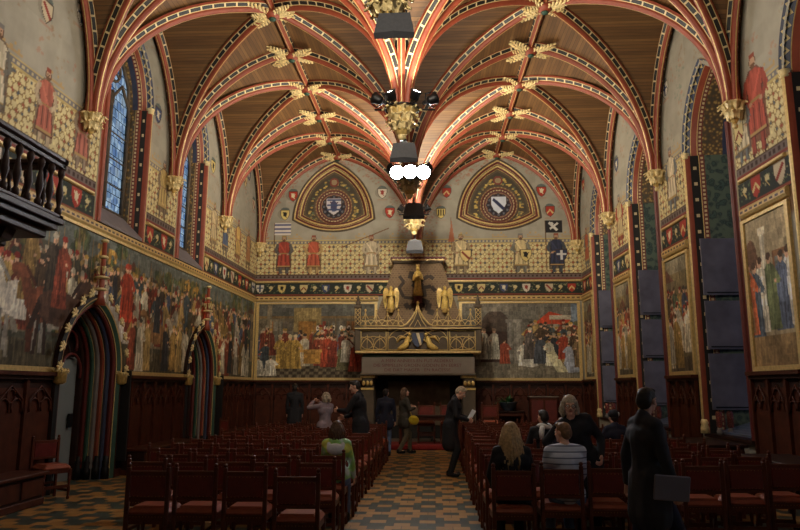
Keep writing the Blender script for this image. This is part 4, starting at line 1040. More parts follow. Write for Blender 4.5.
# ---------------------------------------------------------------- murals
def mural(name, F, a, b, z0, z1, draw, label, hole=None, res=.02, frame=True):
    root = empty('mural', (0, 0, 0), label, 'mural')
    r = Raster(np.arange(a, b + res / 2, res), np.arange(z0, z1 + res / 2, res), (84, 76, 60)); r.lut = np.random.RandomState(int(abs(a * 10)) % 90).rand(997)
    draw(r, random.Random(int(abs(a * 17)) + 2))
    rs_ = np.random.RandomState(3); ny_, nx_ = r.a.shape[:2]
    for st_, am in ((1, .14), (3, .2), (8, .22), (24, .22)):
        q_ = rs_.rand(ny_ // st_ + 2, nx_ // st_ + 2, 1); q_ = np.repeat(np.repeat(q_, st_, 0), st_, 1)[:ny_, :nx_]; r.a *= 1 + am * (q_ - .5)
    mean = r.a.mean((0, 1)); r.a = np.clip(r.a * 1.12 + mean * .06, 0, 1)
    def fw(u, v, d):
        x, y, z = F(u, v, -.02)
        return x + 0 * u, y + 0 * u, z + 0 * u
    r.mesh('painted_scene', fw, root, hole)
    if frame:
        w = .09
        for (p, q, s, t) in ((a - w, b + w, z1, z1 + w * .6), (a - w, b + w, z0 - w, z0), (a - w, a, z0, z1), (b, b + w, z0, z1)):
            if hole is not None and s < z0 and p < a: 
                segs = [(YN, DOORS[0][0] - .1), (DOORS[0][1] + .1, DOORS[1][0] - .1), (DOORS[1][1] + .1, b + w)]
            else: segs = [(p, q)]
            for (pp_, qq) in segs:
                mb = MB(); P = [(pp_, s), (qq, s), (qq, t), (pp_, t)]
                mb.prism(P, lambda u, v, d: F(u, v, d), 'gold_paint', -.05, -.0); mb.build('gilt_frame', root)
    return root
def base_city(r, a, b, z0, z1, rnd, sky=(96, 92, 78), wall=(92, 82, 66)):
    r.rect(a, b, z0, z1, wall, .12); r.rect(a, b, z1 - .5, z1, sky, .08)
    x = a
    while x < b:
        w = rnd.uniform(.35, .8); h = rnd.uniform(1.3, 2.1); c = rnd.choice([(104, 92, 72), (88, 76, 62), (116, 104, 84), (78, 72, 64)])
        r.rect(x, x + w, z0 + .5, z0 + h, c, .1); 
        if rnd.random() < .5: r.poly([(x, z0 + h), (x + w / 2, z0 + h + .3), (x + w, z0 + h)], (88, 60, 48))
        for k in range(3): r.rect(x + w * (.2 + .25 * k), x + w * (.3 + .25 * k), z0 + h - .5, z0 + h - .25, (50, 46, 44))
        x += w * rnd.uniform(.8, 1.1)
    r.rect(a, b, z0, z0 + .32, (88, 78, 62), .15)
def draw_left(r, rnd):
    a, b = r.U[0], r.U[-1]; z0 = 2.0
    base_city(r, a, b, z0, 4.5, rnd, (86, 90, 84), (66, 66, 54))
    for x in np.arange(a, b, .55): ptree(r, x + rnd.uniform(-.2, .2), rnd.uniform(3.7, 4.3), rnd.uniform(.35, .6), rnd)
    for x in (12.3, 12.7, 16.6, 17.1): ptree(r, x, 4.15, .32, rnd, ((170, 130, 60), (140, 108, 50)))
    r.rect(a, b, z0, 2.4, (70, 64, 48), .25)
    pcrowd(r, 8, 22, 3.0, .95, 150, rnd, [REDS, OCHRES, DARKS, DARKS, COOLS, DARKS], 1, .5)
    pcrowd(r, 8, 22, 2.6, 1.05, 110, rnd, [REDS, OCHRES, DARKS, COOLS, PALES, DARKS], 1, .3)
    for x, c, f in [(8.3, (96, 60, 40), 1), (9.2, (180, 170, 150), -1), (10.1, (190, 182, 166), -1), (10.75, (110, 64, 44), -1), (11.05, (70, 50, 40), 1), (13.55, (180, 172, 158), -1), (14.3, (150, 140, 120), 1), (14.9, (120, 90, 60), -1), (16.2, (160, 150, 130), -1), (19.4, (150, 140, 124), 1), (20.6, (110, 76, 50), -1)]:
        phorse(r, x, 2.12 + rnd.uniform(0, .15), 1.25 if x < 12 else 1.0, c, rnd, f)
    for x in (13.35, 13.5, 17.9): pfig(r, x, 2.95, 1.15, (156, 62, 42), rnd, hat=(150, 60, 44))
    pcrowd(r, 13.2, 22, 2.05, 1.05, 36, rnd, [REDS, OCHRES, PALES, PALES, DARKS], 1, .2)
def hole_m(u, v):
    m = np.zeros(np.broadcast(u, v).shape, bool)
    for a, b in DOORS: m |= inside_arch(u, v, a, b, -1, DZ[1], DZ[2], -.02)
    return m
mural('mural', FL, 7.2, YF - .15, 2.0, 4.46, draw_left, 'long crowded procession mural with horsemen around the two doorways', hole_m, .025)
def draw_far_l(r, rnd):
    r.rect(-5.5, -1.3, 2, 4.5, (96, 88, 72), .08); r.rect(-5.5, -1.3, 4.0, 4.5, (84, 84, 78)); r.rect(-5.5, -1.3, 3.95, 4.02, (110, 90, 60))
    for x in np.arange(-4.9, -2, .16): r.rect(x, x + .1, 3.05, 3.85, rnd.choice([(116, 84, 52), (104, 100, 88), (124, 60, 46), (88, 82, 72)]), .1)
    r.rect(-5.0, -4.85, 3.0, 4.4, (118, 108, 88)); r.rect(-4.1, -3.2, 3.5, 4.3, (126, 110, 72), .1); r.rect(-3.95, -3.35, 3.0, 3.85, (140, 100, 50), .1)
    for k in range(7): r.line((-3.3 + .26 * k, 3.3), (-3.3 + .26 * k, 3.75), .015, (60, 50, 40)); r.ell(-3.3 + .26 * k, 3.62, .06, .09, (206, 198, 180)); r.ell(-3.3 + .26 * k, 3.62, .02, .04, (70, 60, 50))
    for k in range(14): 
        for j in range(4): r.rect(-5.5 + k * .28 + .14 * (j % 2), -5.5 + k * .28 + .14 * (j % 2) + .14, 2.0 + j * .1, 2.1 + j * .1, (60, 52, 42))
    pcrowd(r, -5.2, -1.9, 2.75, .85, 26, rnd, [REDS, REDS, OCHRES, COOLS]); pcrowd(r, -3.9, -1.9, 2.4, 1.0, 16, rnd, [REDS, REDS, DARKS, PALES])
    r.rect(-3.75, -3.2, 2.45, 2.85, (150, 112, 56)); r.rect(-4.05, -3.1, 2.82, 2.92, (170, 130, 70))
    for x in (-4.5, -4.22, -4.02): pfig(r, x, 2.3, 1.08, (150, 122, 62), rnd, hat=(186, 170, 134), wide=.95, staff=(150, 126, 80) if x > -4.1 else None)
    for k in range(60): r.ell(rnd.uniform(-4.66, -3.9), rnd.uniform(2.35, 3.1), .02, .02, rnd.choice([(190, 160, 90), (110, 84, 44)]), 0, .7)
    pfig(r, -5.05, 2.3, .85, (52, 58, 62), rnd, wide=1.1); pfig(r, -4.85, 2.05, .62, (178, 172, 156), rnd, wide=1.9); pfig(r, -5.22, 2.05, .6, (160, 156, 142), rnd, wide=1.6); pfig(r, -3.0, 2.35, 1.08, (142, 62, 42), rnd, wide=.95); pfig(r, -2.8, 2.35, 1.0, (112, 50, 38), rnd)
    pfig(r, -2.45, 2.25, .8, (96, 92, 66), rnd, wide=1.5); pfig(r, -2.35, 2.5, .85, (166, 160, 146), rnd, wide=1.2); pfig(r, -2.05, 2.2, .95, (132, 54, 40), rnd, wide=1.3); pfig(r, -1.75, 2.3, 1.1, (110, 50, 40), rnd)
mural('mural', FF, XL(YF) + .16, -1.42, 2.0, 4.42, draw_far_l, 'court scene mural with gold-robed figures, beside the fireplace on the doorway side', None, .016)
def draw_far_r(r, rnd):
    r.rect(1.4, 5.6, 2, 4.5, (98, 94, 84), .08); r.rect(1.4, 5.6, 2.0, 2.5, (108, 102, 88), .12)
    r.ell(2.55, 3.5, .5, .7, (70, 60, 52)); r.rect(2.05, 3.05, 2.5, 3.5, (60, 44, 38)); r.rect(1.4, 3.3, 4.15, 4.5, (110, 104, 92), .1)
    pcolumn(r, 3.25, 2.45, 3.9, .22, (116, 112, 102)); pcolumn(r, 3.0, 2.45, 3.9, .16, (104, 100, 92)); pcolumn(r, 4.5, 2.6, 3.9, .16, (150, 142, 124)); pcolumn(r, 4.85, 2.6, 3.9, .14, (140, 134, 116))
    r.poly([(3.8, 3.75), (4.3, 4.15), (5.0, 3.95), (4.9, 3.72)], (168, 64, 40), .1); r.rect(4.3, 5.1, 3.88, 4.02, (160, 150, 130)); r.rect(5.0, 5.5, 3.7, 4.5, (104, 116, 128), .1); ptree(r, 5.3, 3.6, .4, rnd)
    pcrowd(r, 3.4, 5.3, 2.9, .85, 24, rnd, [REDS, OCHRES, DARKS, COOLS]); pcrowd(r, 4.2, 5.35, 2.5, .95, 14, rnd, [REDS, OCHRES, PALES, DARKS])
    for x in (2.02, 2.2, 2.5): pfig(r, x, 2.6, .98, (160, 156, 140), rnd, hat=(120, 100, 80))
    pfig(r, 2.82, 2.45, .78, (138, 66, 46), rnd, wide=1.2); pfig(r, 3.45, 2.4, .78, (186, 182, 166), rnd, wide=1.3); r.poly([(3.3, 2.4), (3.6, 2.8), (3.9, 2.4), (3.7, 2.34)], (190, 186, 172), .1); pfig(r, 3.62, 2.6, 1.0, (84, 76, 70), rnd, hat=(196, 186, 160), wide=1.1); pfig(r, 3.95, 2.45, .9, (66, 70, 76), rnd, wide=1.3)
    pfig(r, 4.3, 2.4, .85, (186, 180, 156), rnd, wide=1.1); r.poly([(4.15, 2.75), (4.4, 2.9), (4.85, 2.2), (4.5, 2.18)], (178, 172, 140), .1); pfig(r, 4.72, 2.6, .85, (142, 60, 42), rnd, wide=1.2); pfig(r, 4.9, 2.4, .7, (150, 154, 164), rnd, wide=1.3); r.poly([(4.7, 2.5), (4.95, 2.75), (5.25, 2.2), (4.85, 2.16)], (146, 152, 164), .1); pfig(r, 5.22, 2.35, .95, (112, 92, 66), rnd)
mural('mural', FF, 1.46, XR(YF) - .2, 2.0, 4.42, draw_far_r, 'church scene mural with kneeling white-robed figures, beside the fireplace on the window side', None, .016)
def draw_right(kind):
    def fn(r, rnd):
        a, b = r.U[0], r.U[-1]; w = b - a
        if kind == 0:
            r.rect(a, b, 2, 4.6, (150, 134, 104), .06); r.rect(a, b, 2, 2.5, (128, 104, 70), .1)
            r.rect(a + .1, a + .5, 3.1, 3.8, (120, 84, 56)); r.rect(a + .15, a + .45, 3.2, 3.7, (104, 104, 96)); pcolumn(r, a + .78, 2.6, 4.25, .13, (190, 180, 156)); r.ell(a + 1.15, 3.7, .2, .4, (96, 70, 52)); r.rect(a + 1.0, a + 1.32, 3.0, 3.6, (110, 100, 84))
            for x, c in ((.1, (196, 190, 176)), (.32, (78, 86, 102)), (.62, (96, 104, 70)), (.95, (190, 182, 160)), (1.12, (78, 88, 98)), (1.3, (176, 92, 56)), (1.42, (120, 90, 60))): pfig(r, a + x, 2.45 + rnd.uniform(0, .15), 1.2, c, rnd)
        else:
            base_city(r, a, b, 2, 4.6, rnd, (120, 112, 92), (104, 92, 66)); pcrowd(r, a, b, 2.9, .8, 22, rnd, [REDS, OCHRES, DARKS, COOLS]); pcrowd(r, a, b, 2.45, .95, 12, rnd, [REDS, OCHRES, PALES]); pcrowd(r, a, b, 2.15, 1.0, 6, rnd, [PALES, OCHRES])
    return fn
RN = ['interior scene mural with columns and figures in blue gowns, between tall windows', 'crowded town scene mural behind the second window from the fireplace corner', 'narrow mural of dark crowd beside the second window from the fireplace', 'sliver of mural in the corner by the fireplace wall', 'mural panel beside the window nearest the camera']
for i, (a, b) in enumerate([(10.3, 11.58), (14.05, 15.25), (17.75, 18.95), (21.4, 22.45)]):
    mural('mural', FR, a, b, 2.03, 4.42, draw_right(i), ['mural of gowned figures in a columned hall, on the window wall nearest the camera', 'mural of a crowd in a town, on the window wall between third and second windows', 'mural of a dense crowd, on the window wall between the two farthest windows', 'narrow mural in the corner where window wall meets fireplace wall'][i], None, .02)

# ---------------------------------------------------------------- wainscot
def wainscot(F, a, b, label, n, ztop=1.92, mat='oak'):
    tn[0] += 1
    root = empty(f'trim_{tn[0]}', (0, 0, 0), label, 'wainscot', None, 0, 'structure')
    def P(u0, u1, z0, z1, d0, d1, m=mat, par=root, nm='rail'):
        mb = MB(); mb.prism([(u0, z0), (u1, z0), (u1, z1), (u0, z1)], F, m, d0, d1); return mb.build(nm, par)
    P(a, b, 0, ztop - .06, -.04, 0, 'oak_dark', root, 'backing_board')
    P(a, b, ztop - .06, ztop, -.16, 0, mat, root, 'cornice'); P(a, b, ztop - .12, ztop - .06, -.11, 0, 'oak_dark', root, 'cornice')
    P(a, b, 0, .14, -.1, 0, mat, root, 'plinth')
    w = (b - a) / n
    for i in range(n + 1):
        u = a + w * i; P(max(a, u - .035), min(b, u + .035), .14, ztop - .12, -.09, -.04, mat, root, 'stile')
    for i in range(n):
        u0 = a + w * i + .035; u1 = a + w * (i + 1) - .035; c = (u0 + u1) / 2; h = (u1 - u0) / 2; ptop = ztop - .2
        mb = MB(); mb.prism([(u0 + .03, .3), (u1 - .03, .3), (u1 - .03, ptop - .05), (u0 + .03, ptop - .05)], F, mat, -.055, -.04)
        q = mb.build('panel', root)
        mb = MB(); R = lambda pts, rad: mb.tube([F(x, z, -.075) for x, z in pts], rad, mat, 5)
        R([(u0 + .02, ptop - .42), (u0 + .06, ptop - .22), (c, ptop - .02), (u1 - .06, ptop - .22), (u1 - .02, ptop - .42)], .018)
        for s in (-1, 1):
            cx = c + s * h * .45; R([(cx + .5 * h * .8 * math.cos(t), ptop - .34 + .5 * h * .8 * math.sin(t)) for t in [k * PI / 6 for k in range(-1, 8)]], .014)
        R([(c + .1 * math.cos(t), ptop - .17 + .1 * math.sin(t)) for t in [k * PI / 5 for k in range(11)]], .013)
        R([(u0 + .02, .3), (u1 - .02, .3)], .014)
        mb.build('tracery', q)
    return root
wainscot(FL, 6.6, 11.05, 'carved oak panelling on the doorway wall before the first doorway', 6)
wainscot(FL, 13.25, 16.6, 'carved oak panelling between the two gothic doorways', 6)
wainscot(FL, 18.8, YF, 'carved oak panelling between the far doorway and the fireplace wall', 7)
wainscot(FF, XL(YF) + .1, -1.7, 'carved oak panelling left of the fireplace under the court mural', 6)
wainscot(FF, 1.85, XR(YF) - .1, 'carved oak panelling right of the fireplace under the church mural', 6)
for i, (a, b) in enumerate([(10.15, 11.72), (13.92, 15.35), (17.62, 19.05), (21.28, YF)]):
    wainscot(FR, a, b, 'dark carved oak panelling on the window wall ' + ['below the gowned figures mural', 'below the town crowd mural', 'between the two farthest windows', 'in the fireplace corner'][i], 3 if i < 3 else 2, 1.95, 'dark_red' if False else 'oak')
# ---------------------------------------------------------------- gothic doorways
DP = [('dark_red', 'dark_red'), ('navy', 'navy'), ('green_paint', 'green_paint'), ('red_rib', 'red_rib'), ('stone_grey', 'stone_grey'), ('oak_dark', 'oak_dark')]
def doorway(i, a, b, ztip):
    root = empty(f'door_{i}', (0, 0, 0), 'gothic doorway with gilt crockets and striped jambs, ' + ('nearer the entrance under the first window' if i == 1 else 'nearer the fireplace, tall and narrow'), 'doorway', None, 0, 'structure')
    mb = MB()
    prof = [(-.14, -.0, 'oak_dark', 'oak_dark'), (-.14, -.1, 'black_paint', 'black_paint'), (-.09, -.14, 'gold_paint', 'oak_dark'), (-.06, -.13, 'green_paint', 'green_paint'), (0., -.08, 'gold_paint', 'gold_paint'), (.015, -.07, 'dark_red', 'dark_red')]
    d = -.03; ins = .05
    for k, mt in enumerate(['dark_red', 'navy', 'red_rib', 'stone_grey', 'green_paint', 'dark_red', 'oak_dark']):
        prof += roll(ins, d, .035, [(mt, mt)] * 2 + [('gold_paint', 'gold_paint') if k in (2, 4) else (mt, mt)] + [(mt, mt)] * 3, 5); d += .085; ins += .028
    prof += [(ins, d, 'oak_dark', 'oak_dark'), (ins + .05, d + .02, 'oak_dark', 'oak_dark'), (ins + .1, d + .05, 'black_paint', 'black_paint')]
    moulding(mb, FL, a, b, 0, DZ[1], DZ[2], prof, 12); mb.build('moulding', root)
    # back of the recess
    P = arch_pts(a, b, 0, DZ[1], DZ[2], ins - .02)
    mb = MB(); mb.prism(P, FL, 'oak_dark', .62, .68); mb.build('recess_board', root)
    y0, y1 = a + ins + .02, b - ins - .02
    mb = MB(); mb.prism([(y0, 0), (y1, 0), (y1, 2.25), (y1 - .5, 2.2), (y0, 1.2)] if i == 1 else [(y0, 0), (y1, 0), (y1, 2.0), (y0, 2.0)], FL, 'stair_grey' if i == 1 else 'oak', .57, .615)
    o = mb.build('door_leaf', root)
    mb = MB(); x = XL(y1) - .55; mb.box(x, x + .05, y1 - .22, y1 - .12, .95, 1.2, 'black_metal'); mb.build('door_handle', o)
    # cusped inner arch
    mb = MB(); c = (a + b) / 2; hw = (b - a) / 2 - ins - .02
    for s in (-1, 1):
        for (cu, cv, rad, t0, t1) in ((.5, 1.95, .34, -.3, PI), (.33, 2.45, .26, -.4, 2.6)):
            pts = [FL(c + s * (cu * hw * 1.0 + rad * math.cos(t)), cv + rad * math.sin(t), .48) for t in [t0 + (t1 - t0) * k / 9 for k in range(10)]]
            mb.tube(pts, .028, 'dark_red', 6)
        mb.ell(FL(c + s * .1, 1.97, .46), .04, 'gold', 8, 5)
    mb.build('tracery', root)
    # crockets and finial
    out = arch_pts(a, b, 0, DZ[1], DZ[2], -.15, 12)
    arc = [p for p in out if p[1] >= DZ[1] - .01]
    for k, p in enumerate(arc):
        if k % 2 == 0 and abs(k - len(arc) // 2) > 1:
            mb = MB(); x, y, z = FL(p[0], p[1], -.16); s = -1 if p[0] < c else 1
            
            for q in range(5):
                an = -.6 + .75 * q; mb.ell((x + .02, y + s * (.03 + .06 * math.cos(an)), z + .05 + .06 * math.sin(an)), (.02, .06, .022), 'gilt_leaf', 8, 5, Matrix.Rotation(an * (1 if s > 0 else -1) + (0 if s > 0 else 0), 3, 'X'))
            mb.ell((x + .02, y + s * .02, z + .04), .035, 'gilt_leaf', 7, 5); mb.build('crocket', root)
    mb = MB(); x, y, z = FL(c, DZ[2], -.14)
    mb.tube([(x, c, z - .05), (x + .02, c, z + .12), (x + .02, c, ztip)], [.12, .055, .04], 'red_rib', 8)
    for q, rad in ((z + .2, .1), (z + .42, .13), (ztip - .35, .08), (ztip - .05, .07)): mb.lathe((x + .02, c, q), [(.04, 0), (rad, .02), (rad, .045), (.04, .07)], 'gilt_leaf', 10)
    clump(mb, (x + .02, c, z + .48), .11, .12, 7, 1, 2); mb.build('finial', root)
    for y, s in ((a, -1), (b, 1)):
        mb = MB(); xx = XL(y)
        clump(mb, (xx + .14, y + s * .1, DZ[1] - .18), .1, .16, 7, 1, 4); mb.lathe((xx + .14, y + s * .1, DZ[1] - .22), [(.05, 0), (.1, .03), (.11, .18), (.13, .22), (.08, .24)], 'gold', 10); mb.build('capital', root)
        for k in range(4):
            mb = MB(); dd = -.02 + .15 * k; yy = y - s * (.05 + .05 * k)
            mb.lathe((XL(yy) - dd, yy, 0), [(.08, 0), (.08, .18), (.06, .22), (.07, .3), (.055, .34), (.045, .42)], 'iron', 8); mb.build('shaft_base', root)
    mb = MB(); mb.box(XL(b) + .02, XL(b) + .3, b + .15, b + .2, .3, 2.0, 'black_paint', .008); o = mb.build('draught_board', root)
doorway(1, *DOORS[0], 4.35); doorway(2, *DOORS[1], 4.3)

# ---------------------------------------------------------------- gallery
root = empty('gallery', (-5.1, 7.2, 3.6), 'dark oak balcony with turned balusters high on the doorway wall', 'balcony')
def gb(nm, fn, par=root):
    mb = MB(); fn(mb); o = mb.build(nm, par); o.location = -Vector(root.location); return o
gx0, gx1, gy0, gy1 = -5.78, -4.34, 5.2, 8.62
gb('floor_slab', lambda m: (m.box(gx0, gx1, gy0, gy1, 3.78, 3.86, 'oak_dark', .01), m.box(gx0, gx1 - .05, gy0, gy1 - .05, 3.7, 3.78, 'oak_dark', .01), m.box(gx0, gx1 - .14, gy0, gy1 - .14, 3.58, 3.7, 'oak_dark', .02)))
gb('handrail', lambda m: (m.box(gx1 - .13, gx1, gy0, gy1, 4.6, 4.68, 'oak_dark', .02), m.box(gx0, gx1, gy1 - .13, gy1, 4.6, 4.68, 'oak_dark', .02), m.box(gx1 - .1, gx1 - .03, gy0, gy1, 4.54, 4.6, 'oak_dark', .01), m.box(gx0, gx1 - .03, gy1 - .1, gy1 - .03, 4.54, 4.6, 'oak_dark')))
gb('base_rail', lambda m: (m.box(gx1 - .12, gx1 - .01, gy0, gy1 - .01, 3.86, 3.91, 'oak_dark', .01), m.box(gx0, gx1 - .01, gy1 - .12, gy1 - .01, 3.86, 3.91, 'oak_dark', .01)))
bal = [(.03, 0), (.045, .02), (.045, .08), (.022, .11), (.03, .16), (.05, .26), (.04, .36), (.022, .46), (.026, .5), (.045, .54), (.045, .6), (.025, .63)]
def balus(x, y):
    mb = MB(); mb.lathe((0, 0, 0), bal, 'oak_dark', 9); o = mb.build('baluster', root); o.location = Vector((x, y, 3.91)) - Vector(root.location); return o
b0 = balus(gx1 - .065, gy1 - .065)
for k in range(1, 14):
    c = b0.copy(); COL.objects.link(c); c.location = Vector((gx1 - .065, gy1 - .065 - .235 * k, 3.91)) - Vector(root.location)
for k in range(1, 6):
    c = b0.copy(); COL.objects.link(c); c.location = Vector((gx1 - .065 - .235 * k, gy1 - .065, 3.91)) - Vector(root.location)
for y in (6.2, 7.9):
    gb('bracket', lambda m: m.prism([(gx0, 3.58), (gx1 - .25, 3.58), (gx1 - .3, 3.45), (-5.0, 3.4), (-5.1, 3.25), (-5.35, 3.22), (-5.4, 3.05), (gx0, 2.95)], lambda a, b, d: (a, y + d, b), 'oak_dark', -.1, .1))
gb('apron_board', lambda m: (m.box(gx0, -4.9, gy0, gy1 - .3, 3.44, 3.58, 'oak_dark', .02), m.box(gx0, -5.2, gy0, gy1 - .45, 3.3, 3.44, 'oak_dark', .02)))

# ---------------------------------------------------------------- fireplace
plain('lion_paint', rgb(62, 52, 44), .8)
def hoodfn():
    m, t, b = nt('hood_stone')
    tc = node(t, 'TexCoord'); br = node(t, 'TexBrick'); br.inputs['Scale'].default_value = 1; br.inputs['Brick Width'].default_value = .1; br.inputs['Row Height'].default_value = .07; br.inputs['Mortar Size'].default_value = .006
    br.inputs['Color1'].default_value = (*rgb(120, 98, 74), 1); br.inputs['Color2'].default_value = (*rgb(104, 84, 64), 1); br.inputs['Mortar'].default_value = (*rgb(140, 116, 84), 1)
    mp = node(t, 'Mapping'); mp.inputs['Rotation'].default_value = (PI / 2, 0, 0); t.links.new(tc.outputs['Object'], mp.inputs[0]); t.links.new(mp.outputs[0], br.inputs[0])
    t.links.new(br.outputs[0], b.inputs['Base Color']); b.inputs['Roughness'].default_value = .8; return m
hoodfn()
FP = empty('fireplace', (0.04, YF, 0), 'monumental stone fireplace with gilded tracery gallery and tapering hood', 'fireplace')
def fb(nm, fn, par=FP):
    mb = MB(); fn(mb); o = mb.build(nm, par)
    if par is FP: o.location = (0, -YF, 0)
    return o
YB = YF; 
def T2(m, pts, y, rad, mat='gold_paint', n=6): m.tube([(x, y, z) for x, z in pts], rad * .8, mat, n)
for s in (-1, 1):
    o = fb('pier', lambda m: (m.box(s * 1.56 - .2, s * 1.56 + .2, 21.45, YB, 0, 1.72, 'stone_dark', .03), m.box(s * 1.56 - .24, s * 1.56 + .24, 21.4, YB, 0, .25, 'stone_dark', .03), m.box(s * 1.56 - .17, s * 1.56 + .17, 21.42, YB, 1.8, 2.08, 'stone_dark', .02)))
    fb('gilt_capital', lambda m: (m.box(s * 1.56 - .22, s * 1.56 + .22, 21.38, YB, 1.98, 2.06, 'gold'), m.box(s * 1.56 - .2, s * 1.56 + .2, 21.4, YB, 1.62, 1.68, 'gold'), [m.ell((s * 1.56 - .12 + .12 * k, 21.4, 1.82), (.055, .04, .08), 'gold', 8, 5) for k in range(3)]), o)
fb('fire_back', lambda m: m.box(-1.4, 1.4, YB - .1, YB, .1, 2.1, 'soot'))
fb('back_panel', lambda m: m.box(-1.0, 1.0, YB - .14, YB - .09, .5, 1.9, 'fire_stone', .02))
lt = fb('lintel', lambda m: m.box(-1.74, 1.74, 21.3, YB, 2.1, 2.62, 'lintel_stone', .02))
fb('lintel_edge', lambda m: (m.box(-1.78, 1.78, 21.26, YB, 2.06, 2.12, 'stone_dark', .01), m.box(-1.7, 1.7, 21.36, YB, 2.62, 2.74, 'green_paint', .01)))
for (txt, z, sz) in (('A MEN ANNEES EN FUT ALDERST', 2.5, .13), ('DIE SIMPELEN GROEN GODEN EN EERST', 2.36, .13), ('DIE DAT MAGER   EN RACESSE', 2.22, .13)):
    cu = bpy.data.curves.new('inscription', 'FONT'); cu.body = txt; cu.size = sz; cu.align_x = 'CENTER'; cu.extrude = .003
    cu.materials.append(M('dark_red')); tmp = bpy.data.objects.new('tmp', cu); COL.objects.link(tmp); bpy.context.view_layer.update(); me = bpy.data.meshes.new_from_object(tmp.evaluated_get(bpy.context.evaluated_depsgraph_get())); bpy.data.objects.remove(tmp); o = bpy.data.objects.new('inscription', me); COL.objects.link(o); o.parent = lt; o.location = (-.02, 21.295, z - .04); o.rotation_euler = (PI / 2, 0, 0); o.scale = (1.15, 1, 1)
YG = 21.18
gal = fb('gallery_front', lambda m: (m.box(-1.84, 1.84, YG + .06, YB, 2.74, 3.46, 'stone_dark'), m.box(-1.93, 1.93, YG - .05, YB, 2.72, 2.8, 'gold_paint', .02), m.box(-1.97, 1.97, YG - .08, YB, 3.44, 3.54, 'stone_dark', .02), m.box(-1.95, 1.95, YG - .09, YG, 3.47, 3.5, 'gold_paint')))
def arc(cx, cz, r, t0, t1, n=12): return [(cx + r * math.cos(t0 + (t1 - t0) * k / n), cz + r * math.sin(t0 + (t1 - t0) * k / n)) for k in range(n + 1)]
def panel_tracery(m):
    y = YG + .03
    for s in (-1, 1):
        x0, x1 = s * 1.76, s * .98
        for X_ in (x0, x1): T2(m, [(X_, 2.82), (X_, 3.42)], y, .022)
        T2(m, [(x0, 3.42), (x1, 3.42)], y, .022); T2(m, [(x0, 2.83), (x1, 2.83)], y, .022)
        cx = (x0 + x1) / 2; w = abs(x1 - x0) / 2
        for q in (-1, 1):
            T2(m, arc(cx + q * w, 2.83, w, PI / 2 if q > 0 else PI / 2, PI if q > 0 else 0), y, .018)
            T2(m, arc(cx + q * w * .5, 3.05, w * .5, 0, PI * 2, 14), y, .012)
            T2(m, [(cx + q * w * .5, 2.83), (cx + q * w * .5, 3.3)], y, .01)
        T2(m, arc(cx, 2.85, w, 0, PI, 16), y, .016)
    # central bay: cusped sub arches and ogee
    for s in (-1, 1):
        T2(m, [(s * .92, 2.84), (s * .92, 3.42)], y, .02)
        for k in range(2): T2(m, arc(s * (.78 - .26 * k), 3.1 + .04 * k, .13, 0, PI), y, .014)
        T2(m, arc(s * .55, 3.08, .36, .1 if s > 0 else PI - .1, PI - .1 if s > 0 else .1), y, .016)
        og = [(s * .92, 3.44), (s * .6, 3.5), (s * .34, 3.62), (s * .17, 3.82), (s * .05, 4.05), (0, 4.22)]
        T2(m, og, YG - .04, .035); T2(m, [(x * .8, z - .1) for x, z in og[1:]], YG - .03, .018)
        T2(m, [(s * .55, 3.2), (s * .3, 3.35), (s * .12, 3.5), (0, 3.75)], y - .02, .016)
    T2(m, [(-.92, 2.83), (.92, 2.83)], y, .02); m.ell((0, YG - .04, 4.26), (.05, .04, .07), 'gold', 8, 5)
fb('gilt_tracery', panel_tracery, gal)
fb('inner_gable', lambda m: m.prism([(-.55, 3.46), (.55, 3.46), (.28, 3.6), (.1, 3.85), (0, 4.1), (-.1, 3.85), (-.28, 3.6)], lambda a, b, d: (a, YG + d, b), 'stone_dark', .0, .05), gal)
sh = fb('coat_of_arms', lambda m: (m.prism([(-.17, 3.34), (.17, 3.34), (.17, 3.1), (.1, 2.98), (0, 2.9), (-.1, 2.98), (-.17, 3.1)], lambda a, b, d: (a, YG + d, b), 'navy', -.06, .0), m.prism([(-.06, 3.34), (.04, 3.34), (.12, 3.0), (.07, 2.95)], lambda a, b, d: (a, YG + d, b), 'cream_paint', -.065, -.06),
                                    [m.tube([(s * .62, YG - .01, 2.86), (s * .48, YG - .02, 2.9), (s * .36, YG - .03, 2.98), (s * .32, YG - .03, 3.12), (s * .28, YG - .04, 3.24)], [.03, .09, .1, .075, .04], 'statue_gold', 8) for s in (-1, 1)], [m.tube([(s * .36, YG + .0, 3.2), (s * .52, YG + .01, 3.22), (s * .66, YG + .02, 3.04)], [.03, .05, .01], 'gold', 6) for s in (-1, 1)], [m.ell((s * .25, YG - .05, 3.3), .05, 'statue_gold', 8, 6) for s in (-1, 1)], [m.tube([(s * .36, YG - .03, 3.12), (s * .24, YG - .06, 3.08), (s * .18, YG - .06, 3.16)], .022, 'statue_gold', 6) for s in (-1, 1)]))
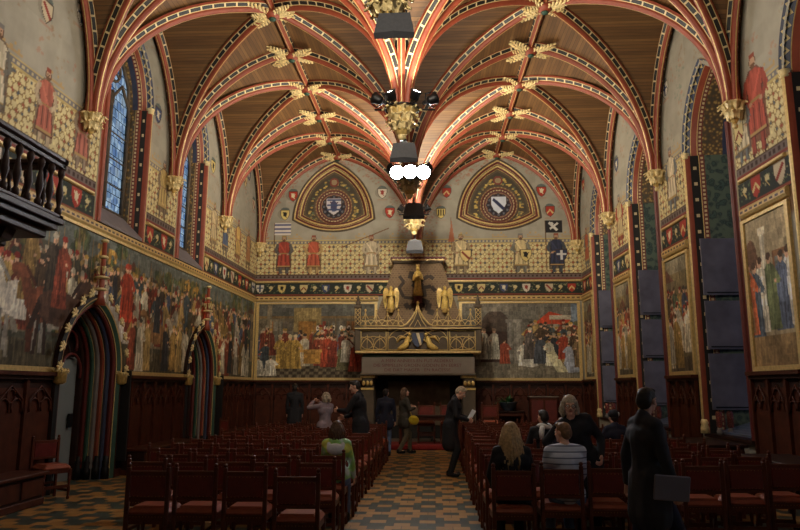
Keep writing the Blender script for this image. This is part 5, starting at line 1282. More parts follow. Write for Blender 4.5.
# cresting along the top
def crest(m, side):
    y = YG - .02; n = 4
    for s in (side,):
        w = .34
        T2(m, [(s * .42, 3.57), (s * 1.8, 3.57)], y, .02)
        for k in range(n):
            cx = s * (1.62 - w * k)
            for q in (-1, 1): T2(m, arc(cx + q * w * .5, 3.55, w * .5 + .03, PI / 2, PI if q > 0 else 0, 8), y, .016); T2(m, [(cx + q * .09, 3.78), (cx + q * .03, 3.88), (cx, 4.0)], y, .013)
            T2(m, arc(cx, 3.56, w * .5, 0, PI), y, .014)
            T2(m, [(cx, 3.55), (cx, 4.02)], y, .012); m.ell((cx, y, 4.05), (.035, .03, .045), 'gold', 7, 5)
for cs in (-1, 1): fb('gilt_cresting', lambda m: crest(m, cs), gal)
for s in (-1, 1):
    pn = fb('pinnacle', lambda m: (m.box(s * 1.86 - .09, s * 1.86 + .09, YG - .04, YG + .14, 2.8, 4.15, 'stone_dark', .02), m.box(s * 1.86 - .12, s * 1.86 + .12, YG - .07, YG + .17, 4.12, 4.2, 'stone_dark', .02), m.lathe((s * 1.86, YG + .05, 4.2), [(.1, 0), (.07, .05), (.09, .1), (.04, .16), (.05, .2), (.015, .34)], 'stone_dark', 8)))
    fb('gilt_lattice', lambda m: [T2(m, [(s * 1.86 - .06 * q, 3.58 + .13 * k), (s * 1.86 + .06 * q, 3.71 + .13 * k)], YG - .05, .012) for k in range(4) for q in (-1, 1)] + [T2(m, [(s * 1.86 + q * .08, 3.56), (s * 1.86 + q * .08, 4.1)], YG - .045, .012) for q in (-1, 1)], pn)
hd = fb('hood', lambda m: m.add([(-1.42, 21.35, 3.54), (1.42, 21.35, 3.54), (1.42, YB, 3.54), (-1.42, YB, 3.54), (-.76, 21.75, 5.64), (.76, 21.75, 5.64), (.76, YB, 5.64), (-.76, YB, 5.64)], [(0, 1, 5, 4), (1, 2, 6, 5), (3, 0, 4, 7), (4, 5, 6, 7), (0, 3, 2, 1)], 'hood_stone'))
fb('hood_cornice', lambda m: (m.box(-.8, .8, 21.66, YB, 5.62, 5.7, 'stone_dark', .02), m.box(-.88, .88, 21.6, YB, 5.74, 5.82, 'dark_red', .02), m.box(-.84, .84, 21.62, YB, 5.7, 5.74, 'gold_paint'), [m.ell((-.78 + .13 * k, 21.62, 5.72), .035, 'gilt_leaf', 6, 4) for k in range(13)]))
# painted lion on hood
def lion(m):
    def HP(x, z): t = (z - 3.54) / 2.1; return (x, 21.35 + .4 * t - .012, z)
    def B(pts, w):
        w = w * 1.25
        for (x0, z0), (x1, z1) in zip(pts, pts[1:]):
            dx, dz = x1 - x0, z1 - z0; L = math.hypot(dx, dz) or 1; nx, nz = -dz / L * w, dx / L * w
            m.add([HP(x0 + nx, z0 + nz), HP(x1 + nx, z1 + nz), HP(x1 - nx, z1 - nz), HP(x0 - nx, z0 - nz)], [(0, 1, 2, 3)], 'lion_paint')
    B([(-.1, 5.0), (.08, 4.8), (.12, 4.5), (-.05, 4.25)], .13); B([(-.3, 5.25), (-.12, 5.2), (-.02, 5.0)], .1); B([(.0, 5.0), (.35, 5.2), (.5, 5.1)], .05); B([(.1, 4.8), (.42, 4.85), (.55, 4.7)], .05)
    B([(.1, 4.4), (.35, 4.3), (.3, 4.05), (.5, 3.98)], .07); B([(-.05, 4.3), (-.3, 4.15), (-.4, 4.3)], .06); B([(-.1, 4.45), (-.45, 4.5), (-.6, 4.8), (-.45, 5.0), (-.6, 5.2)], .04)
fb('painted_lion', lion, hd)
fb('hearth_stone', lambda m: m.box(-1.9, 1.9, 20.75, YB - .1, 0, .1, 'stone_dark', .02))
# angels and saint
def wing_statue(s):
    o = empty('angel_statue', (.04 + s * .84, 21.28, 3.98), 'gilded winged angel standing on the fireplace hood, ' + ('doorway side' if s < 0 else 'window side'), 'statue', 'gilded angels on the fireplace')
    mb = MB(); mb.lathe((0, 0, 0), [(.05, 0), (.09, .02), (.07, .07), (.12, .1), (.13, .14)], 'gold', 10); mb.build('bracket', o)
    mb = MB(); mb.lathe((0, 0, .14), [(.1, 0), (.12, .04), (.085, .25), (.075, .36), (.1, .48), (.09, .54), (.035, .58), (.03, .6)], 'statue_gold', 12)
    mb.ell((0, 0, .78), (.052, .056, .068), 'statue_gold', 10, 7); mb.tube([(-.09, 0, .64), (-.12, -.06, .52), (0, -.12, .52)], [.03, .026, .02], 'statue_gold', 6); mb.tube([(.09, 0, .64), (.12, -.06, .52), (0, -.12, .54)], [.03, .026, .02], 'statue_gold', 6)
    for k in range(7): mb.tube([(.11 * math.cos(k * .9), .11 * math.sin(k * .9), .16), (.07 * math.cos(k * .9), .07 * math.sin(k * .9), .45)], .016, 'statue_gold', 5)
    mb.build('robed_body', o)
    for q in (-1, 1):
        mb = MB()
        mb.prism([(q * .05, .62), (q * .12, .78), (q * .2, .8), (q * .25, .68), (q * .25, .4), (q * .19, .14), (q * .15, .2), (q * .12, .45)], lambda a, b, d: (a, .08 + d + abs(a) * .1, b), 'statue_gold', -.018, .018)
        for k in range(4): mb.tube([(q * (.11 + .035 * k), .07, .68), (q * (.14 + .03 * k), .08, .3 + .02 * k)], .01, 'gold', 5)
        mb.build('wing', o)
for s in (-1, 1): wing_statue(s)
o = empty('saint_statue', (.04, 21.42, 4.28), 'tall gilded crowned saint statue at the centre of the fireplace hood', 'statue')
mb = MB(); mb.lathe((0, 0, -.32), [(.03, 0), (.09, .06), (.15, .1), (.12, .16), (.2, .26), (.22, .32)], 'oak_dark', 8); mb.lathe((0, 0, 0), [(.17, 0), (.14, .04), (.13, .18), (.17, .22), (.1, .24)], 'dark_red', 8); mb.build('pedestal', o)
mb = MB(); mb.lathe((0, 0, .24), [(.13, 0), (.15, .05), (.11, .35), (.1, .5), (.13, .68), (.11, .76), (.04, .81), (.035, .84)], 'statue_gold', 12); mb.ell((0, 0, 1.12), (.062, .068, .085), 'statue_gold', 10, 7)
mb.tube([(-.11, 0, .92), (-.15, -.05, .74), (-.04, -.14, .72)], [.035, .03, .025], 'statue_gold', 6); mb.tube([(.11, 0, .92), (.15, -.05, .76), (.02, -.14, .78)], [.035, .03, .025], 'statue_gold', 6)
for k in range(8): mb.tube([(.14 * math.cos(k * .8), .14 * math.sin(k * .8), .26), (.09 * math.cos(k * .8), .09 * math.sin(k * .8), .62)], .018, 'statue_gold', 5)
mb.build('robed_body', o)
mb = MB(); mb.lathe((0, 0, 1.17), [(.06, 0), (.07, .06), (.05, .07)], 'gold', 8); [mb.ell((.06 * math.cos(k), .06 * math.sin(k), 1.25), .014, 'gold', 5, 4) for k in range(6)]; mb.build('crown', o)
mb = MB(); mb.ell((.03, -.17, .84), (.045, .045, .09), 'statue_gold', 8, 6); mb.ell((.03, -.19, .96), .035, 'statue_gold', 8, 6); mb.build('held_child', o)
# fire irons
for s, lb in ((-1, 'doorway side'), (1, 'window side')):
    o = empty('fire_dog', (.04 + s * .45, 21.6, .1), 'black iron fire dog standing in the hearth, ' + lb, 'fire dog', 'fire dogs in the hearth')
    mb = MB(); mb.lathe((0, 0, .0), [(.09, 0), (.05, .05), (.03, .2), (.05, .34), (.03, .5), (.06, .62), (.02, .7)], 'iron', 8); mb.build('upright', o)
    mb = MB(); mb.tube([(0, 0, .18), (0, .4, .18), (0, .42, 0)], .02, 'iron', 6); mb.build('log_bar', o)

# ---------------------------------------------------------------- dais, benches, table, plant
mb = MB(); mb.box(-2.2, 2.6, 19.45, 20.74, 0, .13, 'red_carpet', .03)
tag(mb.build('platform'), 'low step covered in red carpet before the hearth', 'platform')
def bench(x0, x1, y0, y1, z, lab, wallside):
    o = empty('bench', ((x0 + x1) / 2, (y0 + y1) / 2, 0), lab, 'bench', 'oak chest benches along the doorway wall'); c = Vector(o.location)
    def bb(nm, fn):
        mb = MB(); fn(mb); q = mb.build(nm, o); q.location = -c
    bb('seat', lambda m: m.box(x0, x1 + .04, y0, y1, z - .05, z, 'oak', .012))
    bb('base', lambda m: (m.box(x0, x1 - .03, y0 + .03, y1 - .03, 0, z - .05, 'oak_dark'), m.box(x0, x1, y0 + .02, y1 - .02, 0, .1, 'oak', .01)))
    n = max(2, int((y1 - y0) / .55)); w = (y1 - y0 - .06) / n
    for k in range(n): bb('panel', lambda m: m.box(x1 - .032, x1 - .01, y0 + .06 + w * k, y0 + w * (k + 1), .13, z - .09, 'oak', .012))
bench(-5.66, -5.18, 6.7, 10.25, .47, 'long oak chest bench along the doorway wall before the first doorway', 1)
bench(-5.56, -5.08, 13.5, 16.4, .5, 'oak chest bench against the panelling between the doorways', 1)
bench(-5.42, -4.98, 19.1, 22.2, .5, 'oak chest bench beyond the far doorway', 1)
def table(x0, x1, y0, y1, z, lab, top='oak_dark'):
    o = empty('table', ((x0 + x1) / 2, (y0 + y1) / 2, 0), lab, 'table'); c = Vector(o.location)
    mb = MB(); mb.box(x0, x1, y0, y1, z - .05, z, top, .012); q = mb.build('tabletop', o); q.location = -c
    for x in (x0 + .08, x1 - .08):
        for y in (y0 + .08, y1 - .08):
            mb = MB(); mb.lathe((x, y, 0), [(.05, 0), (.05, .08), (.03, .12), (.045, .3), (.03, .5), (.045, z - .12), (.045, z - .05)], 'oak', 8); q = mb.build('leg', o); q.location = -c
    mb = MB(); mb.box(x0 + .06, x1 - .06, y0 + .06, y0 + .09, z - .15, z - .05, 'oak'); mb.box(x0 + .06, x1 - .06, y1 - .09, y1 - .06, z - .15, z - .05, 'oak'); mb.box(x0 + .06, x0 + .09, y0 + .06, y1 - .06, z - .15, z - .05, 'oak'); mb.box(x1 - .09, x1 - .06, y0 + .06, y1 - .06, z - .15, z - .05, 'oak'); q = mb.build('apron', o); q.location = -c
table(4.72, 5.6, 11.7, 13.5, .78, 'dark polished oak table in front of the tall window nearest the camera')
table(4.78, 5.5, 7.6, 10.2, .78, 'dark oak table by the window wall beside the nearest rows of chairs')
table(-.5, 1.1, 19.62, 20.0, .8, 'long narrow dark table standing before the fireplace')
table(2.35, 3.35, 21.9, 22.4, .98, 'small dark oak stand table carrying the potted plant')
for o in [q for q in bpy.data.objects if q.name.startswith('table') and q.get('label', '').startswith('long narrow')]: o.location.z = .13
o = empty('potted_plant', (2.85, 22.12, .98), 'leafy green plant in a wide dark bowl on the oak stand', 'plant')
mb = MB(); mb.lathe((0, 0, 0), [(.13, 0), (.15, .03), (.14, .05), (.22, .12), (.27, .24), (.28, .27), (.25, .27), (.22, .2)], 'pot', 18); mb.build('bowl', o)
mb = MB(); mb.lathe((0, 0, .2), [(.21, 0), (.2, .02)], 'soil', 12); mb.build('soil', o)
mb = MB(); rr = random.Random(9)
for k in range(70):
    a = rr.uniform(0, 2 * PI); l = rr.uniform(.22, .48); e = rr.uniform(.3, 1.3)
    p = Vector((.06 * math.cos(a), .06 * math.sin(a), .22)); d = Vector((math.cos(a) * math.cos(e), math.sin(a) * math.cos(e), math.sin(e)))
    side = Vector((-math.sin(a), math.cos(a), 0)); pts = [p + d * l * t - Vector((0, 0, .18 * l * t * t * 2)) for t in (0, .35, .7, 1)]
    w = [.006, .028, .024, .002]
    vs = []; 
    for q, ww in zip(pts, w): vs += [q + side * ww, q - side * ww + Vector((0, 0, .004))]
    mb.add(vs, [(0, 2, 3, 1), (2, 4, 5, 3), (4, 6, 7, 5)], 'leaf_green')
tag(mb.build('foliage', o), None, None)
# low cabinet / lectern against the end wall
o = empty('cabinet', (3.95, 22.2, 0), 'low oak cabinet with a pale top edge against the panelling', 'cabinet')
mb = MB(); mb.box(-.42, .42, -.18, .2, 0, 1.4, 'oak', .015); mb.build('body', o)
mb = MB(); mb.box(-.46, .46, -.22, .22, 1.4, 1.43, 'lintel_stone', .008); mb.build('cabinet_top', o)
for s in (-1, 1):
    mb = MB(); mb.box(s * .21 - .18, s * .21 + .18, -.2, -.18, .12, 1.3, 'dark_red', .008); d_ = mb.build('door', o)
    mb = MB(); mb.ell((s * .06, -.21, .75), .018, 'brass', 8, 5); mb.build('knob', d_)
# jars on window sills
JL = {(11.8, 13.8): 'nearest the camera in view', (15.45, 17.5): 'of the middle window', (19.15, 21.15): 'of the farthest window'}
for (a, b), nm in JL.items():
    for k, dx in enumerate((.14, .34)):
        o = empty('glass_jar', (XR(b - .42) + dx - .05, b - .42, .84), 'small red glass jar, sill ' + nm + (', by the gilt shaft' if k == 0 else ', deeper in the recess'), 'jar', 'glass jars on the window sills')
        mb = MB(); mb.lathe((0, 0, 0), [(.06, 0), (.06, .05), (.045, .09), (.04, .12)], 'stone_grey', 12); mb.build('base', o)
        mb = MB(); mb.lathe((0, 0, .12), [(.04, 0), (.055, .04), (.06, .26), (.045, .3)], 'jar_glass', 12); mb.build('glass_bowl', o)

# ---------------------------------------------------------------- chairs
def make_chair(tall=0.):
    o = empty('chair', (0, 0, 0), 'x', 'chair', 'oak chairs with red leather set out in rows')
    parts = []
    def p(nm, fn, par=None):
        mb = MB(); fn(mb); q = mb.build(nm, par or o); parts.append(q); return q
    H = .9
    for s in (-1, 1):
        rl = p('leg', lambda m: m.bbox(s * .2 - .02, s * .2 + .02, -.225, -.185, 0, H, 'oak_chair', .006))
        p('finial', lambda m: m.lathe((s * .2, -.205, H), [(.012, 0), (.022, .012), (.02, .03), (.006, .04)], 'oak_chair', 8), rl)
        p('leg', lambda m: (m.bbox(s * .2 - .02, s * .2 + .02, .175, .215, .33, .45, 'oak_chair', .005), m.lathe((s * .2, .195, 0), [(.02, 0), (.026, .02), (.015, .05), (.024, .16), (.016, .22), (.024, .29), (.018, .34)], 'oak_chair', 8)))
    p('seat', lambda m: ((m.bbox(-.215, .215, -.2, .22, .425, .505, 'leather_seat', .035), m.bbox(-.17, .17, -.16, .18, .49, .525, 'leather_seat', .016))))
    p('seat_frame', lambda m: (m.box(-.2, .2, -.215, -.195, .39, .45, 'oak_chair'), m.box(-.2, .2, .19, .21, .39, .45, 'oak_chair'), m.box(-.212, -.19, -.2, .2, .39, .45, 'oak_chair'), m.box(.19, .212, -.2, .2, .39, .45, 'oak_chair')))
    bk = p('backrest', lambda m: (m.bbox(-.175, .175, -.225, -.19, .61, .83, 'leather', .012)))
    p('top_rail', lambda m: m.bbox(-.182, .182, -.222, -.19, .82, .865, 'oak_chair', .006)); p('lower_rail', lambda m: m.bbox(-.182, .182, -.222, -.19, .58, .615, 'oak_chair', .006))
    p('brass_nails', lambda m: [m.ell((x, y, z), (.004, .004, .004), 'brass', 5, 3) for (x, y, z) in [(-.19 + .0317 * k, -.217, .43) for k in range(13)] + [(-.165 + .0366 * k, -.228, .625) for k in range(10)] + [(-.165 + .0366 * k, -.228, .812) for k in range(10)]], bk)
    for bx in ((-.2, .2, .187, .203, .17, .215), (-.2, .2, -.213, -.197, .2, .235), (-.208, -.192, -.19, .18, .11, .145), (.192, .208, -.19, .18, .11, .145)): p('stretcher', lambda m: m.box(*bx, 'oak_chair'))
    return o, parts
ch, cp = make_chair(); firstc = True
rr = random.Random(21)
def put_chair(x, y, rz, lab, group=None):
    global firstc
    if firstc: ch.location = (x, y, 0); ch.rotation_euler = (0, 0, rz); ch['label'] = lab; firstc = False; o = ch
    else: o = copy_tree(cp, ch, (x, y, 0), rz, lab)
    if group: o['group'] = group
    return o
ROWS_L = []
for r_ in range(12):
    y = 7.18 + .83 * r_
    n = 4 if r_ == 0 else (5 if r_ < 3 else 6)
    for c_ in range(n):
        if r_ == 0 and c_ == 0: x = -.74; yy = 6.78; 
        else: x = -.8 - .475 * c_ - (.12 if r_ == 0 else 0) + (0 if r_ == 0 else .02); yy = y
        if r_ == 0 and c_ > 0: x = [-1.34, -1.85, -2.29][c_ - 1]; 
        dx = rr.uniform(-.02, .02); dy = rr.uniform(-.03, .03)
        row = 'rearmost' if r_ == 0 else ORD[r_ + 1] if r_ + 1 < len(ORD) else 'last'
        seat = 'aisle seat' if c_ == 0 else ORD[c_ + 1] + ' from aisle'
        put_chair(x + dx, yy + dy, rr.uniform(-.05, .05), f'red leather oak chair, doorway-side block, {row} row counted from the entrance end, {seat}')
for r_ in range(13):
    n = 7 if r_ < 8 else 6
    for c_ in range(n):
        x = 1.31 + .515 * c_; y = 7.42 + .83 * r_ + .13 * c_ * (1 if r_ < 3 else .5)
        if 13.3 < y < 14.3 and x < 1.4: pass
        row = 'rearmost' if r_ == 0 else ORD[r_ + 1]
        seat = 'aisle seat' if c_ == 0 else ORD[c_ + 1] + ' from aisle'
        put_chair(x + rr.uniform(-.02, .02), y + rr.uniform(-.03, .03), rr.uniform(-.05, .05), f'red leather oak chair, window-side block, {row} row counted from the entrance end, {seat}')
put_chair(-5.36, 10.66, -2.15, 'lone red leather chair side-on beside the first gothic doorway', 'chairs set apart from the rows')
put_chair(-4.6, 17.6, -PI / 2 - .2, 'lone red chair side-on near the far gothic doorway', 'chairs set apart from the rows')
for k, (x, nm) in enumerate([(.3, 'doorway end'), (.95, 'middle'), (2.15, 'window end')]):
    o = put_chair(x, 20.32, PI, f'red leather chair facing the hall near the fireplace, {nm} of three', 'chairs facing the hall by the fireplace')
    o.location.z = .13; o.scale = (1.15, 1.1, 1.22)
# ---------------------------------------------------------------- people
def remesh(o, vox, it=3):
    m = o.modifiers.new('r', 'REMESH'); m.mode = 'VOXEL'; m.voxel_size = vox; m.use_smooth_shade = True
    s = o.modifiers.new('s', 'SMOOTH'); s.iterations = it; s.factor = .5
    return o
def ik(a, b, l1, l2, hint):
    a = Vector(a); b = Vector(b); d = b - a; L = min(d.length, (l1 + l2) * .995); dn = d.normalized(); b = a + dn * L
    x = (l1 * l1 - l2 * l2 + L * L) / (2 * L); h = math.sqrt(max(0, l1 * l1 - x * x)); hv = Vector(hint); hv = (hv - dn * hv.dot(dn)).normalized()
    return a + dn * x + hv * h, b
def hand(mb, w, d, n, side, k=1., curl=.5, mat='skin'):
    """w wrist, d pointing direction, n palm normal (the way the palm faces), side = +1 thumb towards d x n"""
    d = Vector(d).normalized(); n = Vector(n); n = (n - d * n.dot(d)).normalized(); x = d.cross(n) * side
    w = Vector(w)
    for j, o_ in enumerate((-.03, -.01, .01, .03)):
        o_ *= k; kn = w + d * (.085 - .006 * abs(j - 1.5)) * k + x * o_
        mb.cap(w + x * o_ * .6 + d * .005, kn, .016 * k, .0125 * k, mat, 8)
        L = (.062, .074, .078, .07)[j] * k; c = curl
        p1 = kn + (d * math.cos(c * .8) + n * math.sin(c * .8)) * L * .5; p2 = p1 + (d * math.cos(c * 1.9) + n * math.sin(c * 1.9)) * L * .32; p3 = p2 + (d * math.cos(c * 2.6) + n * math.sin(c * 2.6)) * L * .25
        mb.cap(kn, p1, .0105 * k, .0095 * k, mat, 7); mb.cap(p1, p2, .0095 * k, .0088 * k, mat, 7); mb.cap(p2, p3, .0088 * k, .0075 * k, mat, 7)
    t0 = w + d * .02 * k + x * .028 * k; t1 = t0 + (d * .6 + x * .65 + n * .3).normalized() * .042 * k; t2 = t1 + (d * .9 + x * .2 + n * .35).normalized() * .035 * k
    mb.cap(t0, t1, .0145 * k, .0115 * k, mat, 7); mb.cap(t1, t2, .0115 * k, .009 * k, mat, 7)
def person(label, loc, rz, H=1.72, sit=False, seat=.5, lean=0, side_lean=0, hy=0, hp=0, hl=None, hr=None, fl=None, fr=None, top='coat_black', bot='dark_trousers', coat=0., hair='hair_brown', hairlen=0,
           sex='m', vox=.009, curl=.6, palm_l=(1, 0, 0), palm_r=(-1, 0, 0), glasses=False, collar=True, group=None, shoe='shoe_dark', hood=False, hair_n=44, slim=1.):
    k = H / 1.75
    root = empty('person', loc, label, 'person', group, rz)
    def V(x, y, z): return Vector((x * k, y * k, z * k))
    hip = V(0, 0, .94) if not sit else Vector((0, 0, seat + .1 * k))
    le = math.radians(lean); sl = math.radians(side_lean)
    R = Matrix.Rotation(-le, 3, 'X') @ Matrix.Rotation(sl, 3, 'Y')
    def S(x, y, z): return hip + R @ (Vector((x, y, z)) * k)
    sw = (.175 if sex == 'm' else .155) * slim
    waist, chest, neck = S(0, 0, .18), S(0, .0, .36), S(0, -.01, .52)
    shl, shr = S(-sw, -.01, .47), S(sw, -.01, .47)
    hn = S(0, .015, .585)
    HR = Matrix.Rotation(math.radians(hy), 3, 'Z') @ Matrix.Rotation(math.radians(hp) - le * .4, 3, 'X')
    hc = hn + HR @ (Vector((0, .012, .085)) * k)
    def Hh(x, y, z): return hc + HR @ (Vector((x, y, z)) * k)
    # arms
    hl = Vector(hl) * k if hl else S(-sw - .05, .06, -.1); hr = Vector(hr) * k if hr else S(sw + .05, .06, -.1)
    ell_, hl = ik(shl, hl, .29 * k, .26 * k, (-.6, -.5, -.5)); elr_, hr = ik(shr, hr, .29 * k, .26 * k, (.6, -.5, -.5))
    hipl, hipr = hip + V(-.09, 0, -.03), hip + V(.09, 0, -.03)
    if sit:
        fl = fl or (-.11, .40, .07); fr = fr or (.11, .42, .07); kl = Vector((-.1 * k, .42 * k, seat + .06 * k)); kr = Vector((.1 * k, .42 * k, seat + .06 * k)); fl = Vector((fl[0] * k, fl[1] * k, .08)); fr = Vector((fr[0] * k, fr[1] * k, .08))
    else:
        fl = Vector(fl or (-.09, 0, .08)) * k; fr = Vector(fr or (.09, 0, .08)) * k
        kl, fl = ik(hipl, fl, .44 * k, .43 * k, (0, 1, 0)); kr, fr = ik(hipr, fr, .44 * k, .43 * k, (0, 1, 0))
    b = MB(); c = lambda *a: b.cap(*a)
    c(hipl, hipr, .105 * k, .105 * k, 'skin'); c(hip, waist, .12 * k, .105 * k, 'skin'); c(waist, chest, .1 * k, .125 * k, 'skin'); c(S(-.07, 0, .38), S(.07, 0, .38), .105 * k, .105 * k, 'skin'); c(chest, neck, .11 * k, .07 * k, 'skin')
    c(shl, neck, .05 * k, .05 * k, 'skin'); c(shr, neck, .05 * k, .05 * k, 'skin'); c(neck, Hh(0, -.015, -.05), .053 * k, .05 * k, 'skin', 12)
    for s_, e_, h_ in ((shl, ell_, hl), (shr, elr_, hr)): c(s_, e_, .047 * k, .037 * k, 'skin'); c(e_, h_, .037 * k, .025 * k, 'skin')
    for s_, e_, h_ in ((hipl, kl, fl), (hipr, kr, fr)): c(s_, e_, .082 * k, .054 * k, 'skin'); c(e_, h_, .053 * k, .036 * k, 'skin'); c(h_ + Vector((0, -.03, -.02)), h_ + Vector((0, .13 * k, -.035)), .032, .028, 'skin')
    hand(b, hl, hl - ell_, palm_l, -1, k, curl); hand(b, hr, hr - elr_, palm_r, -1 if palm_r[0] > 0 else 1, k, curl)
    # head
    b.ell(Hh(0, -.012, .03), (.073 * k, .09 * k, .088 * k), 'skin', 16, 12, HR); b.ell(Hh(0, .03, -.045), (.054 * k, .058 * k, .06 * k), 'skin', 14, 10, HR); b.ell(Hh(0, .072, -.085), (.024 * k, .02 * k, .02 * k), 'skin', 10, 7, HR)
    c(Hh(0, .078, .018), Hh(0, .104, -.022), .01 * k, .014 * k, 'skin'); c(Hh(-.012, .092, -.028), Hh(.012, .092, -.028), .009 * k, .009 * k, 'skin')
    c(Hh(-.04, .066, .03), Hh(.04, .066, .03), .013 * k, .013 * k, 'skin')
    for s in (-1, 1): b.ell(Hh(s * .076, -.008, -.008), (.011 * k, .02 * k, .032 * k), 'skin', 8, 6, HR); b.ell(Hh(s * .042, .055, -.025), (.022 * k, .02 * k, .022 * k), 'skin', 8, 6, HR)
    body = remesh(b.build('body', root), vox, 2)
    for s in (-1, 1):
        e = MB(); e.ell(Hh(s * .031, .075, .008), .0125 * k, 'eye_white', 10, 7); e.ell(Hh(s * .031, .0865, .007), .0055 * k, 'iris', 8, 5); e.build('eye', body)
    e = MB(); e.ell(Hh(0, .084, -.052), (.024 * k, .01 * k, .008 * k), 'lip', 10, 5, HR); e.build('lips', body)
    # shoes
    for h_, s in ((fl, -1), (fr, 1)):
        m = MB(); m.cap(h_ + Vector((0, -.035, -.035)), h_ + Vector((0, .15 * k, -.045)), .043, .036, shoe, 10); m.cap(h_ + Vector((0, -.03, .0)), h_ + Vector((0, .02, -.02)), .046, .045, shoe, 10)
        remesh(m.build('shoe', root), .012, 2)
    # trousers
    m = MB(); c = m.cap; c(hipl, hipr, .122 * k, .122 * k, bot); c(hip, waist, .135 * k, .12 * k, bot)
    for s_, e_, h_ in ((hipl, kl, fl), (hipr, kr, fr)): c(s_, e_, .098 * k, .07 * k, bot); c(e_, h_ + Vector((0, 0, .0)), .07 * k, .055 * k, bot)
    remesh(m.build('trousers', root), .014, 3)
    # top
    m = MB(); c = m.cap; t = top
    c(hip + R @ Vector((-.06, 0, .02)), hip + R @ Vector((.06, 0, .02)), .145 * k, .145 * k, t); c(hip, waist, .15 * k, .135 * k, t); c(waist, chest, .135 * k, .15 * k, t); c(S(-.08, 0, .38), S(.08, 0, .38), .13 * k, .13 * k, t); c(chest, S(0, -.01, .47), .13 * k, .09 * k, t)
    c(shl, S(0, -.02, .5), .07 * k, .07 * k, t); c(shr, S(0, -.02, .5), .07 * k, .07 * k, t)
    for s_, e_, h_ in ((shl, ell_, hl), (shr, elr_, hr)): c(s_, e_, .066 * k, .055 * k, t); c(e_, h_ - (h_ - e_).normalized() * .02, .055 * k, .042 * k, t)
    if collar: c(S(0, -.03, .5), S(0, -.02, .545), .075 * k, .066 * k, t)
    if hood: m.ell(S(0, -.1, .5), (.12 * k, .08 * k, .09 * k), t, 12, 8)
    if coat:
        zt = hip.z; zb = coat * k
        for s in (-1, 1):
            c(Vector((s * .06 * k, 0, zt)), Vector((s * .075 * k, -.01, zb)), .145 * k, .15 * k, t)
        c(Vector((0, 0, zt)), Vector((0, 0, zb)), .15 * k, .155 * k, t)
    remesh(m.build('coat' if coat else 'jacket', root), .014, 3)
    # hair
    m = MB()
    if hairlen == 0:
        m.ell(Hh(0, -.018, .042), (.078 * k, .09 * k, .081 * k), hair, 14, 10, HR); m.ell(Hh(0, -.055, .0), (.074 * k, .058 * k, .08 * k), hair, 14, 10, HR); m.ell(Hh(0, .045, .09), (.06 * k, .04 * k, .03 * k), hair, 10, 7, HR)
        o = remesh(m.build('hair', root), .008, 2)
    else:
        m.ell(Hh(0, -.018, .05), (.086 * k, .096 * k, .086 * k), hair, 14, 10, HR); m.ell(Hh(0, -.055, -.02), (.082 * k, .062 * k, .1 * k), hair, 14, 10, HR)
        for s in (-1, 1): m.cap(Hh(s * .07, .01, .05), Hh(s * .085, -.02, -.09), .022 * k, .025 * k, hair); 
        o = remesh(m.build('hair', root), .009, 2)
        m = MB(); rr = random.Random(int(H * 1000))
        for j in range(hair_n):
            a = -PI + PI * (j + .5) / hair_n; a += rr.uniform(-.05, .05)
            if hairlen > .3: a = -PI * 1.12 + PI * 1.24 * (j + .5) / hair_n
            p0 = Hh(.084 * math.cos(a), .082 * math.sin(a) - .02, .04 + rr.uniform(-.03, .03)); L = hairlen * rr.uniform(.75, 1.05) * k
            d_ = Vector((math.cos(a + math.radians(hy)), math.sin(a + math.radians(hy)), 0)); pts = [p0]
            out = [.022, .045, .06, .065] if hairlen > .3 else [.015, .02, .012, 0]
            for q in range(1, 5):
                t_ = q / 4; pts.append(p0 + d_ * out[q - 1] * k * (1 + .3 * rr.uniform(-1, 1)) + Vector((rr.uniform(-.012, .012), rr.uniform(-.008, .008), -.04 * k - L * t_)))
            m.tube(pts, [.013, .016, .015, .012, .004], hair, 5)
        m.build('hair_strands', o)
    if glasses:
        m = MB()
        for s in (-1, 1):
            m.tube([Hh(s * .032 + .024 * math.cos(t_), .098, .004 + .019 * math.sin(t_)) for t_ in [2 * PI * q / 12 for q in range(13)]], .0028, 'black_metal', 5)
            m.tube([Hh(s * .056, .098, .008), Hh(s * .078, .0, .006)], .0025, 'black_metal', 5)
        m.tube([Hh(-.008, .1, .008), Hh(.008, .1, .008)], .0025, 'black_metal', 5); m.build('spectacles', root)
    return root, dict(S=S, H=Hh, hl=hl, hr=hr, k=k, neck=neck, HR=HR, R=R)
def W(root, p):
    rz = root.rotation_euler.z; return Vector(root.location) + Matrix.Rotation(rz, 3, 'Z') @ Vector(p)

plain('laptop_grey', rgb(120, 118, 130), .5, 0, .05)
# walking figure crossing in front
p, i_ = person('person in a dark padded coat striding past the rows with a grey folder', (2.33, 6.1, 0), math.radians(-74), 1.71, hy=28, hp=-4, slim=.86, hr=(.24, .1, .86), hl=(-.26, -.05, .88), fl=(-.09, -.3, .12), fr=(.09, .32, .08), top='jacket_grey', bot='coat_navy', coat=.66, hair='hair_dark', curl=1.0, vox=.007, palm_r=(-.6, .2, -.5))
h = W(p, i_['hr']); mb = MB(); mb.bbox(-.15, .15, -.012, .012, -.1, .1, 'laptop_grey', .008); 
o = mb.build('folder', None, (h.x - .05, h.y - .05, h.z + .03), (.1, .08, math.radians(8))); tag(o, 'slim grey folder held by the striding person', 'folder')
# woman with spectacles leaning in
p, i_ = person('woman with grey-blond hair and spectacles in a black coat, bending over the seated boy', (2.22, 8.04, 0), math.radians(172), 1.66, lean=14, side_lean=17, hy=4, hp=2, hl=(-.16, .22, 1.0), hr=(.3, .12, 1.0), top='coat_black', bot='dark_trousers', coat=.55, hair='hair_grey', hairlen=.12, sex='f', glasses=True, vox=.007, curl=.9)
